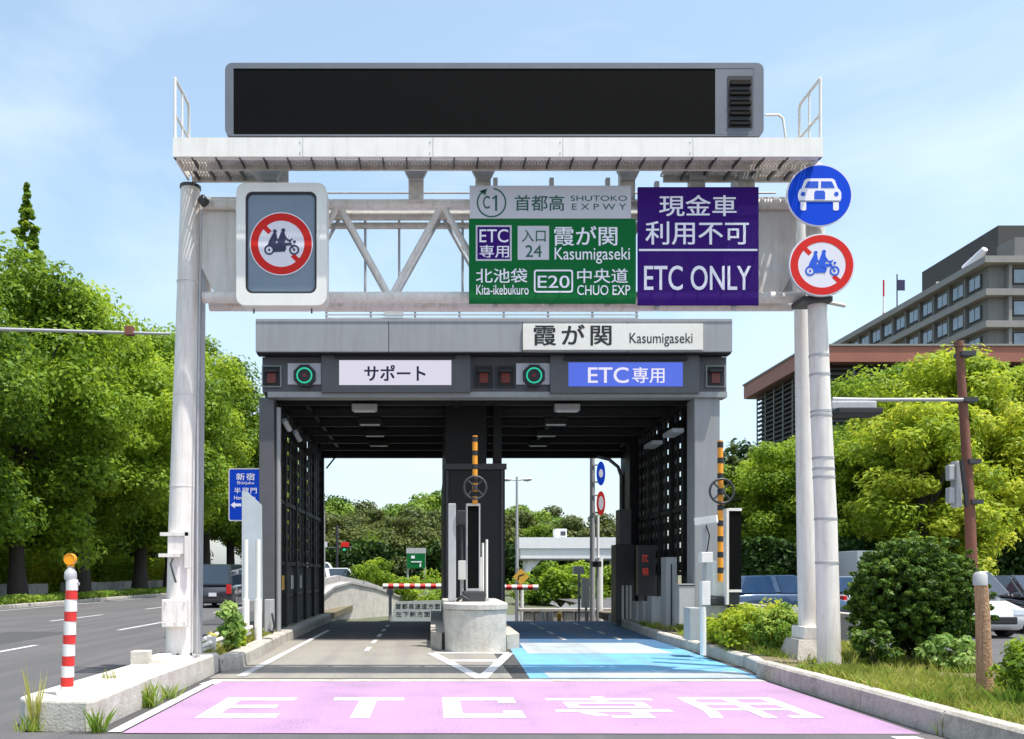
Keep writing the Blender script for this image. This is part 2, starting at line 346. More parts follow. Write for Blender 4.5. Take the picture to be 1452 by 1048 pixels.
def trunk(mb, h, r, limbs, seed, spread=2.0, top=None):
    rnd = random.Random(seed); pts = [(0,0,-.1)]; rr = [r*1.35]
    x = y = 0
    for i in range(1, 6):
        x += rnd.uniform(-.12,.12); y += rnd.uniform(-.12,.12); pts.append((x,y,h*i/5)); rr.append(r*(1-.5*i/5))
    mb.tube(pts, rr, 9)
    for j in range(limbs):
        a = rnd.uniform(0, 6.28); z0 = h*rnd.uniform(.35,.95); L = spread*rnd.uniform(.7,1.3)
        k = min(4, int(z0/h*5)); p0 = Vector(pts[k])+(Vector(pts[k+1])-Vector(pts[k]))*(z0/h*5-k)
        p1 = p0+Vector((math.cos(a)*L*.5, math.sin(a)*L*.5, L*.6)); p2 = p1+Vector((math.cos(a)*L*.5, math.sin(a)*L*.5, L*.9))
        mb.tube([p0,p1,p2], [r*.38,r*.25,r*.1], 6)
    return mb
_tr = {}
def tree(name, label, loc, crown, zc, h, r, group, scale=1, rot=0, limbs=6, cat='tree', sz=1):
    t = thing(name, label, cat, loc, group)
    key = (round(h,1), round(r,2), limbs)
    if key not in _tr:
        o = trunk(MB(), h, r, limbs, len(_tr)+3, spread=h*.3).build('trunk', M['bark'], None, origin=(0,0,0)); _tr[key] = o.data; o.parent = t; o.location = (0,0,0)
    else:
        o = bpy.data.objects.new('trunk', _tr[key]); COL.objects.link(o); o.parent = t
    c = bpy.data.objects.new('crown', crown); COL.objects.link(c); c.parent = t; c.location = (0,0,zc)
    t.scale = (scale, scale, scale*sz); t.rotation_euler = (0,0,rot); return t

_cu = bpy.data.curves.new('lettering', 'FONT')
def text(body, name, m, x0, x1, z0, z1, y, parent, bold=0.0, depth=.004, ground=False, space=1.0):
    """flat lettering filling a rectangle; faces -Y (or lies on the ground)"""
    _cu.body = body; _cu.offset = 0; _cu.extrude = 0; _cu.resolution_u = 4; _cu.space_character = space
    tmp = bpy.data.objects.new('tmp', _cu); me = bpy.data.meshes.new_from_object(tmp); bpy.data.objects.remove(tmp)
    n = len(me.vertices); co = np.empty(n*3); me.vertices.foreach_get('co', co); co = co.reshape(-1,3)
    a, b = co[:,0].min(), co[:,0].max(); c, d = co[:,1].min(), co[:,1].max()
    o0 = loc_of(parent) if parent else Vector((0,0,0))
    u = x0+(co[:,0]-a)/(b-a)*(x1-x0); v = z0+(co[:,1]-c)/(d-c)*(z1-z0)
    if ground: P = np.stack([u, v, np.full(n, y)], 1)
    else: P = np.stack([u, np.full(n, y-depth), v], 1)
    if bold:
        m0 = me.copy(); dd = min(abs(x1-x0)/max(1,len(body)), abs(z1-z0)*1.2)*bold*.55
        bm = bmesh.new()
        for k_, (du, dv) in enumerate(((-1,-.6),(1,-.6),(-1,.6),(1,.6),(0,0))):
            m0.vertices.foreach_set('co', (P+(np.array([du*dd,dv*dd,.0003*k_]) if ground else np.array([du*dd,-.0004*k_,dv*dd]))-np.array(o0)).reshape(-1)); bm.from_mesh(m0)
        bm.to_mesh(me); bm.free(); bpy.data.meshes.remove(m0); n = len(me.vertices); P = np.empty(n*3); me.vertices.foreach_get('co', P); P = P.reshape(-1,3)+np.array(o0)
    P -= np.array(o0); me.vertices.foreach_set('co', P.reshape(-1)); me.update()
    me.materials.clear(); me.materials.append(m); me.name = name
    o = bpy.data.objects.new(name, me); COL.objects.link(o)
    if parent: o.parent = parent
    return o
def textp(body, m, px0, px1, py0, py1, Y, y, parent, bold=.0, name='lettering', space=1.0):
    return text(body, name, M[m], X(px0,Y), X(px1,Y), Z(py1,Y), Z(py0,Y), y, parent, bold, .003, False, space)
def pbox(mb, px0, px1, py0, py1, Y, y0, y1, c=0):
    return mb.box(X(px0,Y), X(px1,Y), y0, y1, Z(py1,Y), Z(py0,Y), c)

# ============================================================ GROUND
CR = 28.6      # crest where the ramp starts down
g = MB()
for (a,b,c,d) in ((-400,-5,-10,900), (7.6,500,-10,900), (-5,7.6,-10,CR), (-5,7.6,75,900)): g.sheet([(a,c),(b,c),(b,d),(a,d)], -.03)
tag(g.build('ground', M['ground_far'], origin=(0,0,0)), kind='structure')
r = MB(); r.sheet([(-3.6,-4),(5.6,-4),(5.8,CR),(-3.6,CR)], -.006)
tag(r.build('toll_lane_road', M['shaded_lane_asphalt'], origin=(0,0,0)), kind='structure')
r = MB(); r.sheet([(-3.6,-4),(5.6,-4),(5.6,8.5),(-3.6,8.5)], -.002)
tag(r.build('approach_road', M['asphalt'], origin=(0,0,0)), kind='structure')
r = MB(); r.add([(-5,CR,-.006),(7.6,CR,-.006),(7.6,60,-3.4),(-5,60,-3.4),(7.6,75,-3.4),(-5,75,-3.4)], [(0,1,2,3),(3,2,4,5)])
tag(r.build('down_ramp', M['shaded_lane_asphalt'], origin=(0,0,0)), kind='structure')
r = MB(); r.add([(-5,34,-.03),(-3.2,36,-.5),(.6,46,-.62),(7.6,46,-.62),(7.6,75,-.03),(-5,75,-.03)], [(0,1,2,3,4,5)])
tag(r.build('embankment', M['ground_far'], origin=(0,0,0)), kind='structure')
# left street
def lx(Y): return -18.4+ (Y-36)*.0 if Y < 60 else -18.4
r = MB(); r.sheet([(-19.2,-8),(-4.0,-8),(-4.0,60),(-5.5,220),(-19.2,220)], 0.0)
r.sheet([(-4.0,-8),(-3.5,-8),(-3.5,8.6),(-4.0,8.6)], 0.0)
tag(r.build('left_street', M['asphalt'], origin=(0,0,0)), kind='structure')
r = MB()
for y0, y1, xa, w_ in ((24.0,29.5,-8.6,.15),(14,19,-8.6,.15),(34.5,40,-8.6,.15),(45,50,-8.6,.15),(55,60,-8.6,.15),(28.5,33,-12.4,.15),(38,43,-12.4,.15),(18,23,-12.4,.15),(48,53,-12.4,.15),(58,63,-12.4,.15)):
    r.sheet([(xa,y0),(xa+w_,y0),(xa+w_,y1),(xa,y1)], .004)
r.sheet([(-17.9,20),(-17.75,20),(-17.75,160),(-17.9,160)], .004)
tag(r.build('street_lane_lines', M['road_old_white'], origin=(0,0,0)), kind='structure')
r = MB(); r.sheet([(-11.2,17.5),(-9.4,17.5),(-9.4,23.4),(-11.2,23.4)], .003); r.sheet([(-7.4,26),(-5.6,26),(-5.6,36),(-7.4,36)], .003); r.sheet([(-8.3,11.2),(-6.9,11.2),(-6.9,12.6),(-8.3,12.6)], .003)
r.sheet([(-3.4,7.62),(5.2,7.7),(5.2,7.74),(-3.4,7.66)], .003)
tag(r.build('asphalt_patches', mat('patch_asphalt', (.06,.06,.062), .9, var=.2, scale=50, bump=.5, bscale=110), origin=(0,0,0)), kind='structure')
r = MB(); r.lathe(-9.9, 15.6, [(.33,.0),(.33,.004),(.28,.006)], 24); r.lathe(-6.2, 21.5, [(.33,.0),(.33,.004),(.28,.006)], 24)
o = r.build('manhole_covers', M['dark_metal'], origin=(0,0,0)); tag(o, kind='structure')
# right street
r = MB(); r.sheet([(7.6,-8),(34,-8),(34,200),(7.6,200)], 0.0)
tag(r.build('right_street', M['asphalt'], origin=(0,0,0)), kind='structure')
# toll-lane paving and paint
r = MB(); r.sheet([(-3.3,13.05),(1.2,13.05),(1.2,20.4),(-3.3,20.4)], -.0025)  # stops at the canopy shadow line; the darker road beyond paints that shade
tag(r.build('left_lane_paving', M['lane_concrete'], origin=(0,0,0)), kind='structure')
r = MB(); r.sheet([(-3.2,12.62),(4.8,12.62),(4.8,12.9),(-3.2,12.9)], .002)
tag(r.build('concrete_joint_strip', M['concrete'], origin=(0,0,0)), kind='structure')
r = MB(); r.sheet([(-3.0,8.55),(4.72,8.5),(4.78,12.6),(-3.04,12.6)], .002)
tag(r.build('pink_lane_paint', M['pink_paint'], origin=(0,0,0)), kind='structure')
r = MB(); r.sheet([(-3.16,8.6),(-3.03,8.6),(-3.07,12.75),(-3.2,12.75)], .0045); r.sheet([(-3.25,12.3),(-3.0,12.3),(-3.0,12.62),(-3.2,12.62)], .0052)
r.sheet([(4.35,8.15),(4.6,8.15),(4.6,8.36),(4.35,8.36)], .003)
tag(r.build('lane_edge_line', M['road_white'], origin=(0,0,0)), kind='structure')
def gl(name, rects, x0, y0, w_, h_, label):
    q = MB()
    for poly in rects: q.sheet([(x0+u*w_, y0+v*h_) for u,v in poly], .006)
    o = q.build(name, M['road_white'], origin=(x0+w_/2, y0, .006)); tag(o, kind='structure'); return o
def R_(a,b,c,d): return [(a,c),(b,c),(b,d),(a,d)]
y0, hh = 9.42, 1.55
gl('road_letter_e', [R_(0,.24,0,1), R_(.24,1,0,.18), R_(.24,.86,.44,.6), R_(.24,1,.84,1)], -2.53, y0, .86, hh, '')
gl('road_letter_t', [R_(.38,.62,0,.84), R_(0,1,.84,1)], -1.2, y0, .86, hh, '')
gl('road_letter_c', [R_(0,.24,0,1), R_(.24,1,0,.18), R_(.24,1,.84,1), R_(.76,1,.18,.32), R_(.76,1,.7,.84)], .13, y0, .88, hh, '')
sen = [R_(0,1,.84,.95), R_(.45,.57,.951,1.05), R_(.13,.87,.66,.75), R_(.13,.87,.44,.53), R_(.13,.25,.531,.659), R_(.76,.87,.531,.659), R_(.45,.56,.751,.839), R_(0,1,.26,.37), R_(.62,.77,0,.259), R_(.42,.619,0,.09), [(.18,.24),(.32,.24),(.42,.1),(.28,.1)]]
gl('road_letter_sen', sen, 1.4, y0, 1.3, hh, '')
yo = [R_(.0,.13,.3,1), [(-.06,0),(.06,0),(.13,.3),(.0,.3)], R_(.13,1,.9,1), R_(.86,1,0,.9), R_(.13,.86,.62,.7), R_(.13,.86,.34,.42), R_(.44,.57,.0,.34), R_(.44,.57,.42,.62), R_(.44,.57,.7,.9), R_(.7,.86,0,.09)]
gl('road_letter_you', yo, 3.05, y0, 1.15, hh, '')
# nose arrow in front of the island
q = MB()
def seg(a, b, wd, z=.004):
    a = Vector(a); b = Vector(b); d = (b-a).normalized(); n_ = Vector((-d.y,d.x))*wd/2
    q.sheet([tuple(a-n_), tuple(b-n_), tuple(b+n_), tuple(a+n_)], z)
seg((.0,17.1),(.72,13.0),.17); seg((1.5,17.1),(.74,13.0),.17,.0048); seg((.05,17.15),(1.5,17.15),.28,.0056); seg((.33,15.6),(1.16,15.6),.3,.0056)
tag(q.build('island_nose_marking', M['road_white'], origin=(0,0,0)), kind='structure')
q = MB(); q.sheet([(1.45,13.0),(4.9,13.0),(5.15,18.3),(1.62,18.3)], .0)
tag(q.build('light_blue_lane_paint', M['blue_paint'], origin=(0,0,0)), kind='structure')
q = MB(); q.sheet([(1.62,18.3),(5.15,18.3),(5.7,CR),(1.9,CR)], .0)  # same blue pad, darkened in colour where the canopy shades it
tag(q.build('shaded_blue_lane_paint', M['shaded_blue_paint'], origin=(0,0,0)), kind='structure')
q = MB(); q.sheet([(1.85,17.0),(4.7,17.0),(4.55,19.6),(1.95,19.6)], .004); q.sheet([(1.75,13.05),(4.75,13.05),(4.8,13.9),(1.75,13.9)], .004)
tag(q.build('white_cross_bands', M['pale_blue_band'], origin=(0,0,0)), kind='structure')
q = MB()
for y in (20.5, 22.5, 24.5, 26.5):
    q.sheet([(3.05,y),(3.15,y),(3.15,y+1),(3.05,y+1)], .004); q.sheet([(4.35,y),(4.45,y),(4.5,y+1),(4.4,y+1)], .004)
for y in (17.5, 19.5, 21.5, 23.5, 25.5): q.sheet([(-1.35,y),(-1.25,y),(-1.25,y+1),(-1.35,y+1)], .004)
q.sheet([(-2.95,13.3),(-2.8,13.3),(-2.75,24),(-2.85,24)], .004)
tag(q.build('lane_dashes', M['road_old_white'], origin=(0,0,0)), kind='structure')

# ------------------------------------------------------------ kerbs and strips
def kerb(name, path, wd, z1, step, m, label_kind='structure', side=1, zb=-.05):
    """row of kerb stones; path is the lane-side edge, the stone lies on 'side' of it"""
    t = thing(name, None, None, (path[0][0], path[0][1], 0), kind='structure'); del_ = []
    for (a, b) in zip(path[:-1], path[1:]):
        a = Vector(a); b = Vector(b); L = (b-a).length; n_ = max(1, round(L/step)); d = (b-a)/L; nn = Vector((-d.y, d.x))*side
        for i in range(n_):
            p = a+d*(L*i/n_+.006); q_ = a+d*(L*(i+1)/n_-.006); j = random.uniform(-.008,.008); zt = z1+random.uniform(-.006,.006); c = .03
            prof = [(0,zb),(c*.6,zt-c),(c*1.6,zt),(wd,zt),(wd,zb)]
            vs = [(*(e+nn*(u+j)), zz) for e in (p, q_) for u, zz in prof]
            k = len(prof)
            MB().add(vs, [tuple(range(k)), tuple(range(2*k-1,k-1,-1))]+[(s_,(s_+1)%k,(s_+1)%k+k,s_+k) for s_ in range(k)]).build('kerb_stone', m, t)
    return t
kerb('right_kerb', [(4.95,3.5),(4.86,8.4),(4.86,13.2)], .2, .25, 1.9, M['concrete'], side=-1)
kerb('right_kerb_inner', [(4.98,13.22),(5.16,14.6),(5.2,20),(5.72,CR)], .18, .2, 1.5, M['pale_concrete'], side=-1)
s = MB(); s.slab([(5.15,3.5),(5.06,8.4),(5.06,13.2),(5.36,14.6),(5.4,20),(5.9,CR+3),(8.0,CR+3),(7.7,14),(7.7,3.5)], -.02, .21)
tag(s.build('planting_strip_soil', M['soil'], origin=(7,14,0)), kind='structure')
kerb('far_side_strip_kerb', [(7.73,3.5),(7.73,14),(8.03,CR+3)], .15, .2, 3.0, M['concrete'], side=-1)
# left island nose, a bevelled concrete slab
def bevel_slab(name, poly, z0, z1, c, m):
    bm = bmesh.new(); vs = [bm.verts.new((x,y,z0)) for x,y in poly]; f = bm.faces.new(vs); bmesh.ops.recalc_face_normals(bm, faces=[f])
    ex = bmesh.ops.extrude_face_region(bm, geom=[f]); top = [v for v in ex['geom'] if isinstance(v, bmesh.types.BMVert)]
    for v in top: v.co.z = z1
    ed = [e for e in bm.edges if all(abs(v.co.z-z1) < 1e-5 for v in e.verts)]
    bmesh.ops.bevel(bm, geom=ed, offset=c, segments=3, profile=.5, affect='EDGES')
    bmesh.ops.recalc_face_normals(bm, faces=bm.faces)
    me = bpy.data.meshes.new(name); bm.to_mesh(me); bm.free(); me.materials.append(m)
    o = bpy.data.objects.new(name, me); COL.objects.link(o); return o
isl = [(-4.18,8.95),(-4.05,8.78),(-3.4,8.68),(-3.33,8.78),(-3.33,10.4),(-3.36,13.9),(-4.12,13.9),(-4.2,9.2)]
tag(bevel_slab('left_island_nose', isl, -.02, .3, .035, M['pale_concrete']), kind='structure')
s = MB(); s.slab([(-4.1,14.0),(-3.32,14.0),(-3.42,20),(-3.42,60),(-4.1,60)], -.02, .17)
tag(s.build('left_island_soil', M['soil'], origin=(-3.8,30,0)), kind='structure')
kerb('left_lane_kerb', [(-3.34,13.95),(-3.12,14.4),(-3.26,20),(-3.26,CR)], .3, .22, 2.2, M['concrete'], side=1)
kerb('left_street_kerb', [(-4.12,13.95),(-4.12,60)], .14, .19, 3.0, M['concrete'], side=-1)
# far kerb + verge on the left street
kerb('far_left_kerb', [(-18.6,24),(-18.6,90)], .25, .16, 3.0, M['concrete'], side=1)
s = MB(); s.slab([(-18.86,10),(-18.86,220),(-60,220),(-60,10)], -.02, .12)
tag(s.build('left_verge', M['soil'], origin=(-30,60,0)), kind='structure')
s = MB(); s.slab([(34,6),(34,220),(160,220),(160,6)], -.02, .15)
tag(s.build('right_verge', M['soil'], origin=(60,60,0)), kind='structure')

# ============================================================ GANTRY
G = thing('sign_gantry', 'white steel gantry with lattice truss and walkway spanning both toll lanes', 'gantry', (.6,13.2,0))
YF = 12.3   # walkway front
MB().tube([(X(254,13.1),13.1,.28),(X(256.5,13.1),13.1,Z(760,13.1)),(X(270,13.1),13.1,Z(268,13.1))], [.2,.185,.14], 24).build('pole', M['pole_paint'], G)
MB().tube([(X(270,13.1),13.1,Z(268,13.1)),(X(270.1,13.1),13.1,Z(264,13.1))], [.155,.155], 24).build('pole_cap', M['dark_metal'], G)
MB().add([(X(262,13.5),13.4,.25),(X(284,13.5),13.4,.25),(X(284,13.5),13.62,.25),(X(262,13.5),13.62,.25),(X(273,13.5),13.4,Z(280,13.5)),(X(290,13.5),13.4,Z(280,13.5)),(X(290,13.5),13.62,Z(280,13.5)),(X(273,13.5),13.62,Z(280,13.5))],
    [(0,3,2,1),(4,5,6,7),(0,1,5,4),(1,2,6,5),(2,3,7,6),(3,0,4,7)]).build('leg', M['grey_steel'], G)
b = MB(); pbox(b, 231, 266, 850, 889, 12.85, 12.78, 12.93, .015); b.build('junction_box', M['pole_paint'], G)
for px, py in ((235,855),(262,855),(235,884),(262,884),(248,884)): MB().tube([(X(px,12.8),12.76,Z(py,12.8)),(X(px,12.8),12.79,Z(py,12.8))], .011, 6).build('bolt', M['grey_steel'], G)
b = MB(); pbox(b, 228, 268, 755, 760, 12.9, 12.86, 12.96); pbox(b, 227, 256, 785, 790, 12.9, 12.82, 12.96); pbox(b, 238, 266, 760, 786, 12.9, 12.88, 12.98, .01); pbox(b, 262, 271, 752, 806, 12.9, 12.86, 12.92, .01)
b.build('clamp_bracket', M['pole_paint'], G)
b = MB(); b.tube([(X(244,12.8),12.84,Z(792,12.8)),(X(242,12.8),12.8,Z(800,12.8)),(X(246,12.8),12.8,Z(815,12.8)),(X(249,12.8),12.82,Z(826,12.8))], .014, 8); b.build('hook', M['dark_metal'], G)
MB().tube([(X(1146,14),14,.5),(X(1143,14),14,Z(770,14)),(X(1135,14),14,Z(300,14))], [.145,.14,.11], 20).build('pole', M['pole_paint'], G)
MB().add([(X(1121,13.8),13.55,.2),(X(1160,13.8),13.55,.2),(X(1160,13.8),14.3,.2),(X(1121,13.8),14.3,.2),(X(1129,13.8),13.7,.52),(X(1157,13.8),13.7,.52),(X(1157,13.8),14.2,.52),(X(1129,13.8),14.2,.52)],
    [(0,3,2,1),(4,5,6,7),(0,1,5,4),(1,2,6,5),(2,3,7,6),(3,0,4,7)]).build('pole_footing', M['concrete'], G)
MB().box(X(1133,13.9), X(1158,13.9), 13.72, 14.2, .52, .72, .02).build('pole_shoe', M['pole_paint'], G)
for px_, yy, rr in ((254,13.1,.2),):
    MB().cyl(X(px_,yy), yy, .3, .335, rr+.1, n=28).build('base_flange', M['grey_steel'], G)
    for k in range(8):
        a = k*PI_/4+.2; MB().cyl(X(px_,yy)+(rr+.06)*math.cos(a), yy+(rr+.06)*math.sin(a), .335, .38, .018, n=6).build('anchor_bolt', M['dark_metal'], G)
for py in (400, 560, 690):
    MB().cyl(X(270-(py-268)*.028,13.1), 13.1, Z(py+1.2,13.1), Z(py-1.2,13.1), .146+(py-268)*.00008+.004, n=24).build('weld_band', M['pole_paint'], G)
MB().tube([(X(280,13.0),12.97,.32),(X(281,13.0),12.97,Z(600,13)),(X(286,13.0),12.97,Z(300,13))], .016, 6).build('conduit', M['grey_steel'], G)
# truss
yt0, yt1 = 13.1, 13.5
zt, zb_ = Z(290,13.1), Z(422,13.1)
xl, xr = X(288,13.1), X(1140,13.1)
for yy, nm in ((yt0,'top_chord'),(yt1,'top_chord')): MB().tube([(xl,yy,zt),(xr,yy,zt)], .075, 12).build(nm, M['dirty_beam'] if yy == yt1 else M['pole_paint'], G)
for yy in (yt0, yt1): MB().tube([(xl,yy,zb_),(xr,yy,zb_)], .085, 12).build('bottom_chord', M['pole_paint'], G)
px = 333
while px < 1130:
    for yy in (yt0, yt1):
        for a, bb in ((px, px+73.5), (px+147, px+73.5)):
            if X(bb,13.1) < xr and X(a,13.1) < xr: MB().tube([(X(a,13.1),yy,zt),(X(bb,13.1),yy,zb_)], .046 if yy == yt0 else .026, 10).build('brace', M['pole_paint'] if yy == yt0 else M['grey_steel'], G)
    for zz in (zt, zb_): MB().tube([(X(px,13.1),yt0,zz),(X(px,13.1),yt1,zz)], .04, 8).build('cross_tie', M['dirty_beam'], G)
    MB().tube([(X(px+73,13.1),yt0,zb_),(X(px+147,13.1),yt1,zb_)], .03, 8).build('cross_tie', M['dirty_beam'], G)
    px += 147
for px in (520, 567, 655, 760):
    MB().tube([(X(px,13.9),yt1+.1,zb_),(X(px,13.9),yt1+.1,zt+.15)], .022, 6).build('conduit', M['grey_steel'], G)
MB().tube([(xl+1.6,13.4,zt+.3),(xr-.3,13.4,zt+.3)], .014, 6).build('cable', M['grey_steel'], G)
MB().tube([(xl+1.6,13.6,zt-.12),(xr-.3,13.6,zt-.12)], .05, 6).build('cable_tray', M['dirty_beam'], G)
for sgn, a in ((1,(284,334)), (-1,(1128,1075))):
    x0, x1 = a
    pts = [(x0,281),(x1+25*sgn,281),(x1+25*sgn,417),(x0+21*sgn,417),(x0,375)]
    MB().prism([(X(p,13.2),Z(q_,13.2)) for p,q_ in pts], 13.16, 13.2).build('gusset_plate', M['pole_paint'], G)
    MB().prism([(X(p,13.2),Z(q_,13.2)) for p,q_ in pts], 13.56, 13.6).build('gusset_plate', M['pole_paint'], G)
    MB().box(X(x0,13.2), X(x0+8*sgn,13.2), 13.2, 13.56, Z(417,13.2), Z(283,13.2)).build('end_plate', M['grey_steel'], G)
MB().tube([(X(286,13),12.95,Z(283,13)),(X(293,13),12.95,Z(291,13))], .07, 8).build('drain', M['dark_metal'], G)
# hangers
for px in (385, 590, 685, 889, 988, 1058):
    x = X(px,13.0); z1_ = Z(246,13.0); z0_ = zt
    MB().box(x-.11, x+.11, 12.95, 13.1, z0_, z1_).build('hanger_post', M['dirty_beam'], G)
    MB().prism([(x-.17,z1_),(x+.17,z1_),(x+.1,z1_-.14),(x-.1,z1_-.14)], 12.86, 12.945).build('hanger_bracket', M['grey_steel'], G)
# walkway
x0, x1 = X(245,YF), X(1167,YF); zt0, zb0 = Z(195,YF), Z(222,YF)
MB().box(x0, x1, YF, YF+.03, zb0, zt0).build('walkway_front_channel', M['white_paint'], G)
MB().box(x0, x1, YF+.03, YF+.1, zb0, zb0+.02).build('walkway_flange', M['white_paint'], G)
for xx in (x0, x1-.03): MB().box(xx, xx+.03, YF+.031, YF+.75, zb0, zt0-.002).build('walkway_end_channel', M['white_paint'], G)
MB().box(x0+.031, x1-.031, YF+.36, YF+.40, zb0-.02, zb0+.1).build('walkway_middle_beam', M['dirty_beam'], G)
for a, b2 in ((247,400),(955,1165)):
    MB().box(X(a,YF)+.05, X(b2,YF)-.03, YF+.72, YF+.76, zb0-.03, zb0+.14).build('walkway_rear_beam', M['dirty_beam'], G)
def grating(xa, xb, ya, yb):
    q = MB(); n_ = int((xb-xa)/.045)
    for i in range(n_): q.box(xa+i*.045, xa+i*.045+.022, ya, yb, zb0+.045, zb0+.075)
    for j in range(int((yb-ya)/.1)+1): q.box(xa, xb, ya+j*.1, ya+j*.1+.012, zb0+.036, zb0+.0448)
    o = q.build('grating', M['dirty_beam'], G); o['kind'] = 'stuff'
grating(x0+.035, x1-.035, YF+.11, YF+.355)
grating(X(247,YF)+.05, X(345,YF), YF+.405, YF+.715); grating(X(955,YF), X(1165,YF)-.05, YF+.405, YF+.715)
for i in range(26):
    xx = x0+.25+i*(x1-x0-.4)/26
    MB().box(xx, xx+.018, YF+.03, YF+.36, zb0-.012, zb0+.034).build('joist', M['dark_metal'], G)
for i in range(30):
    xx = x0+.15+i*.11
    if xx > X(345,YF) and xx < X(960,YF): continue
for xx in (X(262,YF),X(285,YF),X(308,YF),X(330,YF),X(985,YF),X(1015,YF),X(1050,YF),X(1085,YF),X(1115,YF),X(1140,YF)):
    MB().box(xx, xx+.03, YF+.405, YF+.715, zb0-.015, zb0+.034).build('joist', M['dark_metal'], G)
for i in range(1,5):
    xx = x0+(x1-x0)*i/5; MB().box(xx-.004, xx+.004, YF-.0015, YF+.001, zb0+.004, zt0-.003).build('panel_seam', M['grey_steel'], G)
    for dz in (.05, .2): MB().tube([(xx-.04,YF-.006,zb0+dz),(xx-.04,YF,zb0+dz)], .009, 6).build('bolt', M['grey_steel'], G)
def rail(pts, r_=.022): MB().tube(pts, r_, 8).build('rail', M['white_paint'], G)
for xx, s_ in ((X(247.5,YF),1),(X(1164,YF),-1)):
    zr = Z(110,YF); yr = YF+.72
    rail([(xx,YF+.02,zt0-.2),(xx,YF+.02,zr)]); rail([(xx,yr,zt0-.2),(xx,yr,zr-.05),(xx,yr-.05,zr),(xx,YF+.02,zr)]); rail([(xx,YF+.02,zr-.5),(xx,yr,zr-.5)], .018)
    rail([(xx,YF+.38,zt0-.1),(xx,YF+.38,zr)], .016)
rail([(X(1085,13),13.0,Z(163,13)),(X(1104,13),13.0,Z(163,13)),(X(1110,13),13.0,Z(168,13)),(X(1114,13),13.0,Z(195,13))], .018)
rail([(X(330,13),13.05,Z(170,13)),(X(330,13),13.05,Z(215,13))], .018)

# LED board
B = thing('message_board', 'long blank black message board in rounded grey casing on top of the gantry walkway', 'message board', (X(700,12.4),12.6,zt0))
yb = 12.38; K = 12.38
x0b, x1b, z0b, z1b = X(319,K), X(1083,K), Z(193,K), Z(89,K)
def frame_ring(outer, inner, y0, y1):
    q = MB(); n_ = len(outer); vs = [(x,y0,z) for x,z in outer]+[(x,y0,z) for x,z in inner]+[(x,y1,z) for x,z in outer]+[(x,y1,z) for x,z in inner]
    fs = []
    for i in range(n_):
        j = (i+1)%n_; fs += [(i,j,n_+j,n_+i),(i,2*n_+i,2*n_+j,j),(n_+i,n_+j,3*n_+j,3*n_+i),(2*n_+i,3*n_+i,3*n_+j,2*n_+j)]
    return q.add(vs, fs)
MB().prism(rrect(x0b,x1b,z0b,z1b,.1), yb+.03, yb+.5).build('casing', M['board_frame'], B)
frame_ring(rrect(x0b,x1b,z0b,z1b,.1), rrect(X(331,K),X(1069,K),Z(190.5,K),Z(97,K),.012), yb, yb+.03).build('front_frame', M['board_frame'], B)
MB().prism(rrect(x0b+.06,x1b-.06,z1b-.01,z1b+.022,.01), yb+.05, yb+.45).build('top_flashing', M['white_paint'], B)
MB().box(X(331.5,K), X(1014,K), yb+.006, yb+.029, Z(190,K), Z(97.5,K)).build('screen', M['screen_black'], B)
MB().box(X(1014.3,K), X(1068.7,K), yb+.002, yb+.0285, Z(190,K), Z(97.5,K)).build('service_panel', M['board_frame'], B)
MB().box(X(1032,K), X(1067,K), yb-.008, yb+.0015, Z(181,K), Z(108,K)).build('louvre_backing', M['black'], B)
for i in range(5):
    z = Z(178-i*14.2,K); MB().add([(X(1035,K),yb-.04,z),(X(1064,K),yb-.04,z),(X(1064,K),yb-.009,z+.075),(X(1035,K),yb-.009,z+.075),(X(1035,K),yb-.04,z-.008),(X(1064,K),yb-.04,z-.008),(X(1064,K),yb-.009,z-.008),(X(1035,K),yb-.009,z-.008)],
        [(0,1,2,3),(4,7,6,5),(0,4,5,1),(3,2,6,7),(0,3,7,4),(1,5,6,2)]).build('louvre', M['screen_black'], B)

# pictograms -------------------------------------------------------
def bike(cx, cz, R, y, m, parent):
    """two riders on a motorcycle; unit = R/235"""
    k = R/235.; q = MB(); P = lambda a: [(cx+u*k, cz+v*k) for u,v in a]; d = .004
    for wx, wz in ((-95,-48),(102,-48)):
        q.ring(cx+wx*k, cz+wz*k, 27*k, 40*k, y-d, y, n=24); q.disc(cx+wx*k, cz+wz*k, 9*k, y-d*1.2, y, n=12)
    d2 = d*1.1
    q.prism(P([(-115,-12),(-60,8),(0,0),(30,8),(85,6),(80,-12),(30,-18),(20,-62),(-60,-66),(-70,-20)]), y-d2, y)
    q.prism(P([(-62,86),(-38,80),(-32,40),(-48,0),(-110,-20),(-98,20)]), y-d2*1.1, y)
    q.prism(P([(0,96),(28,88),(36,40),(22,-10),(-34,-14),(-24,34)]), y-d2*1.2, y)
    q.disc(cx-50*k, cz+98*k, 15*k, y-d2*1.3, y, n=16); q.disc(cx+16*k, cz+106*k, 16*k, y-d2*1.3, y, n=16)
    q.stroke(P([(22,66),(48,30),(78,22)]), 13*k, y-d2*1.4, y); q.stroke(P([(102,-48),(62,22),(88,38)]), 9*k, y-d2*1.5, y)
    q.stroke(P([(-40,40),(-10,10)]), 13*k, y-d2*1.45, y); q.disc(cx+104*k, cz+16*k, 11*k, y-d2*1.2, y, n=12)
    q.stroke(P([(0,0),(34,-30),(20,-60)]), 15*k, y-d2*1.55, y)
    return q.build('pictogram', m, parent)
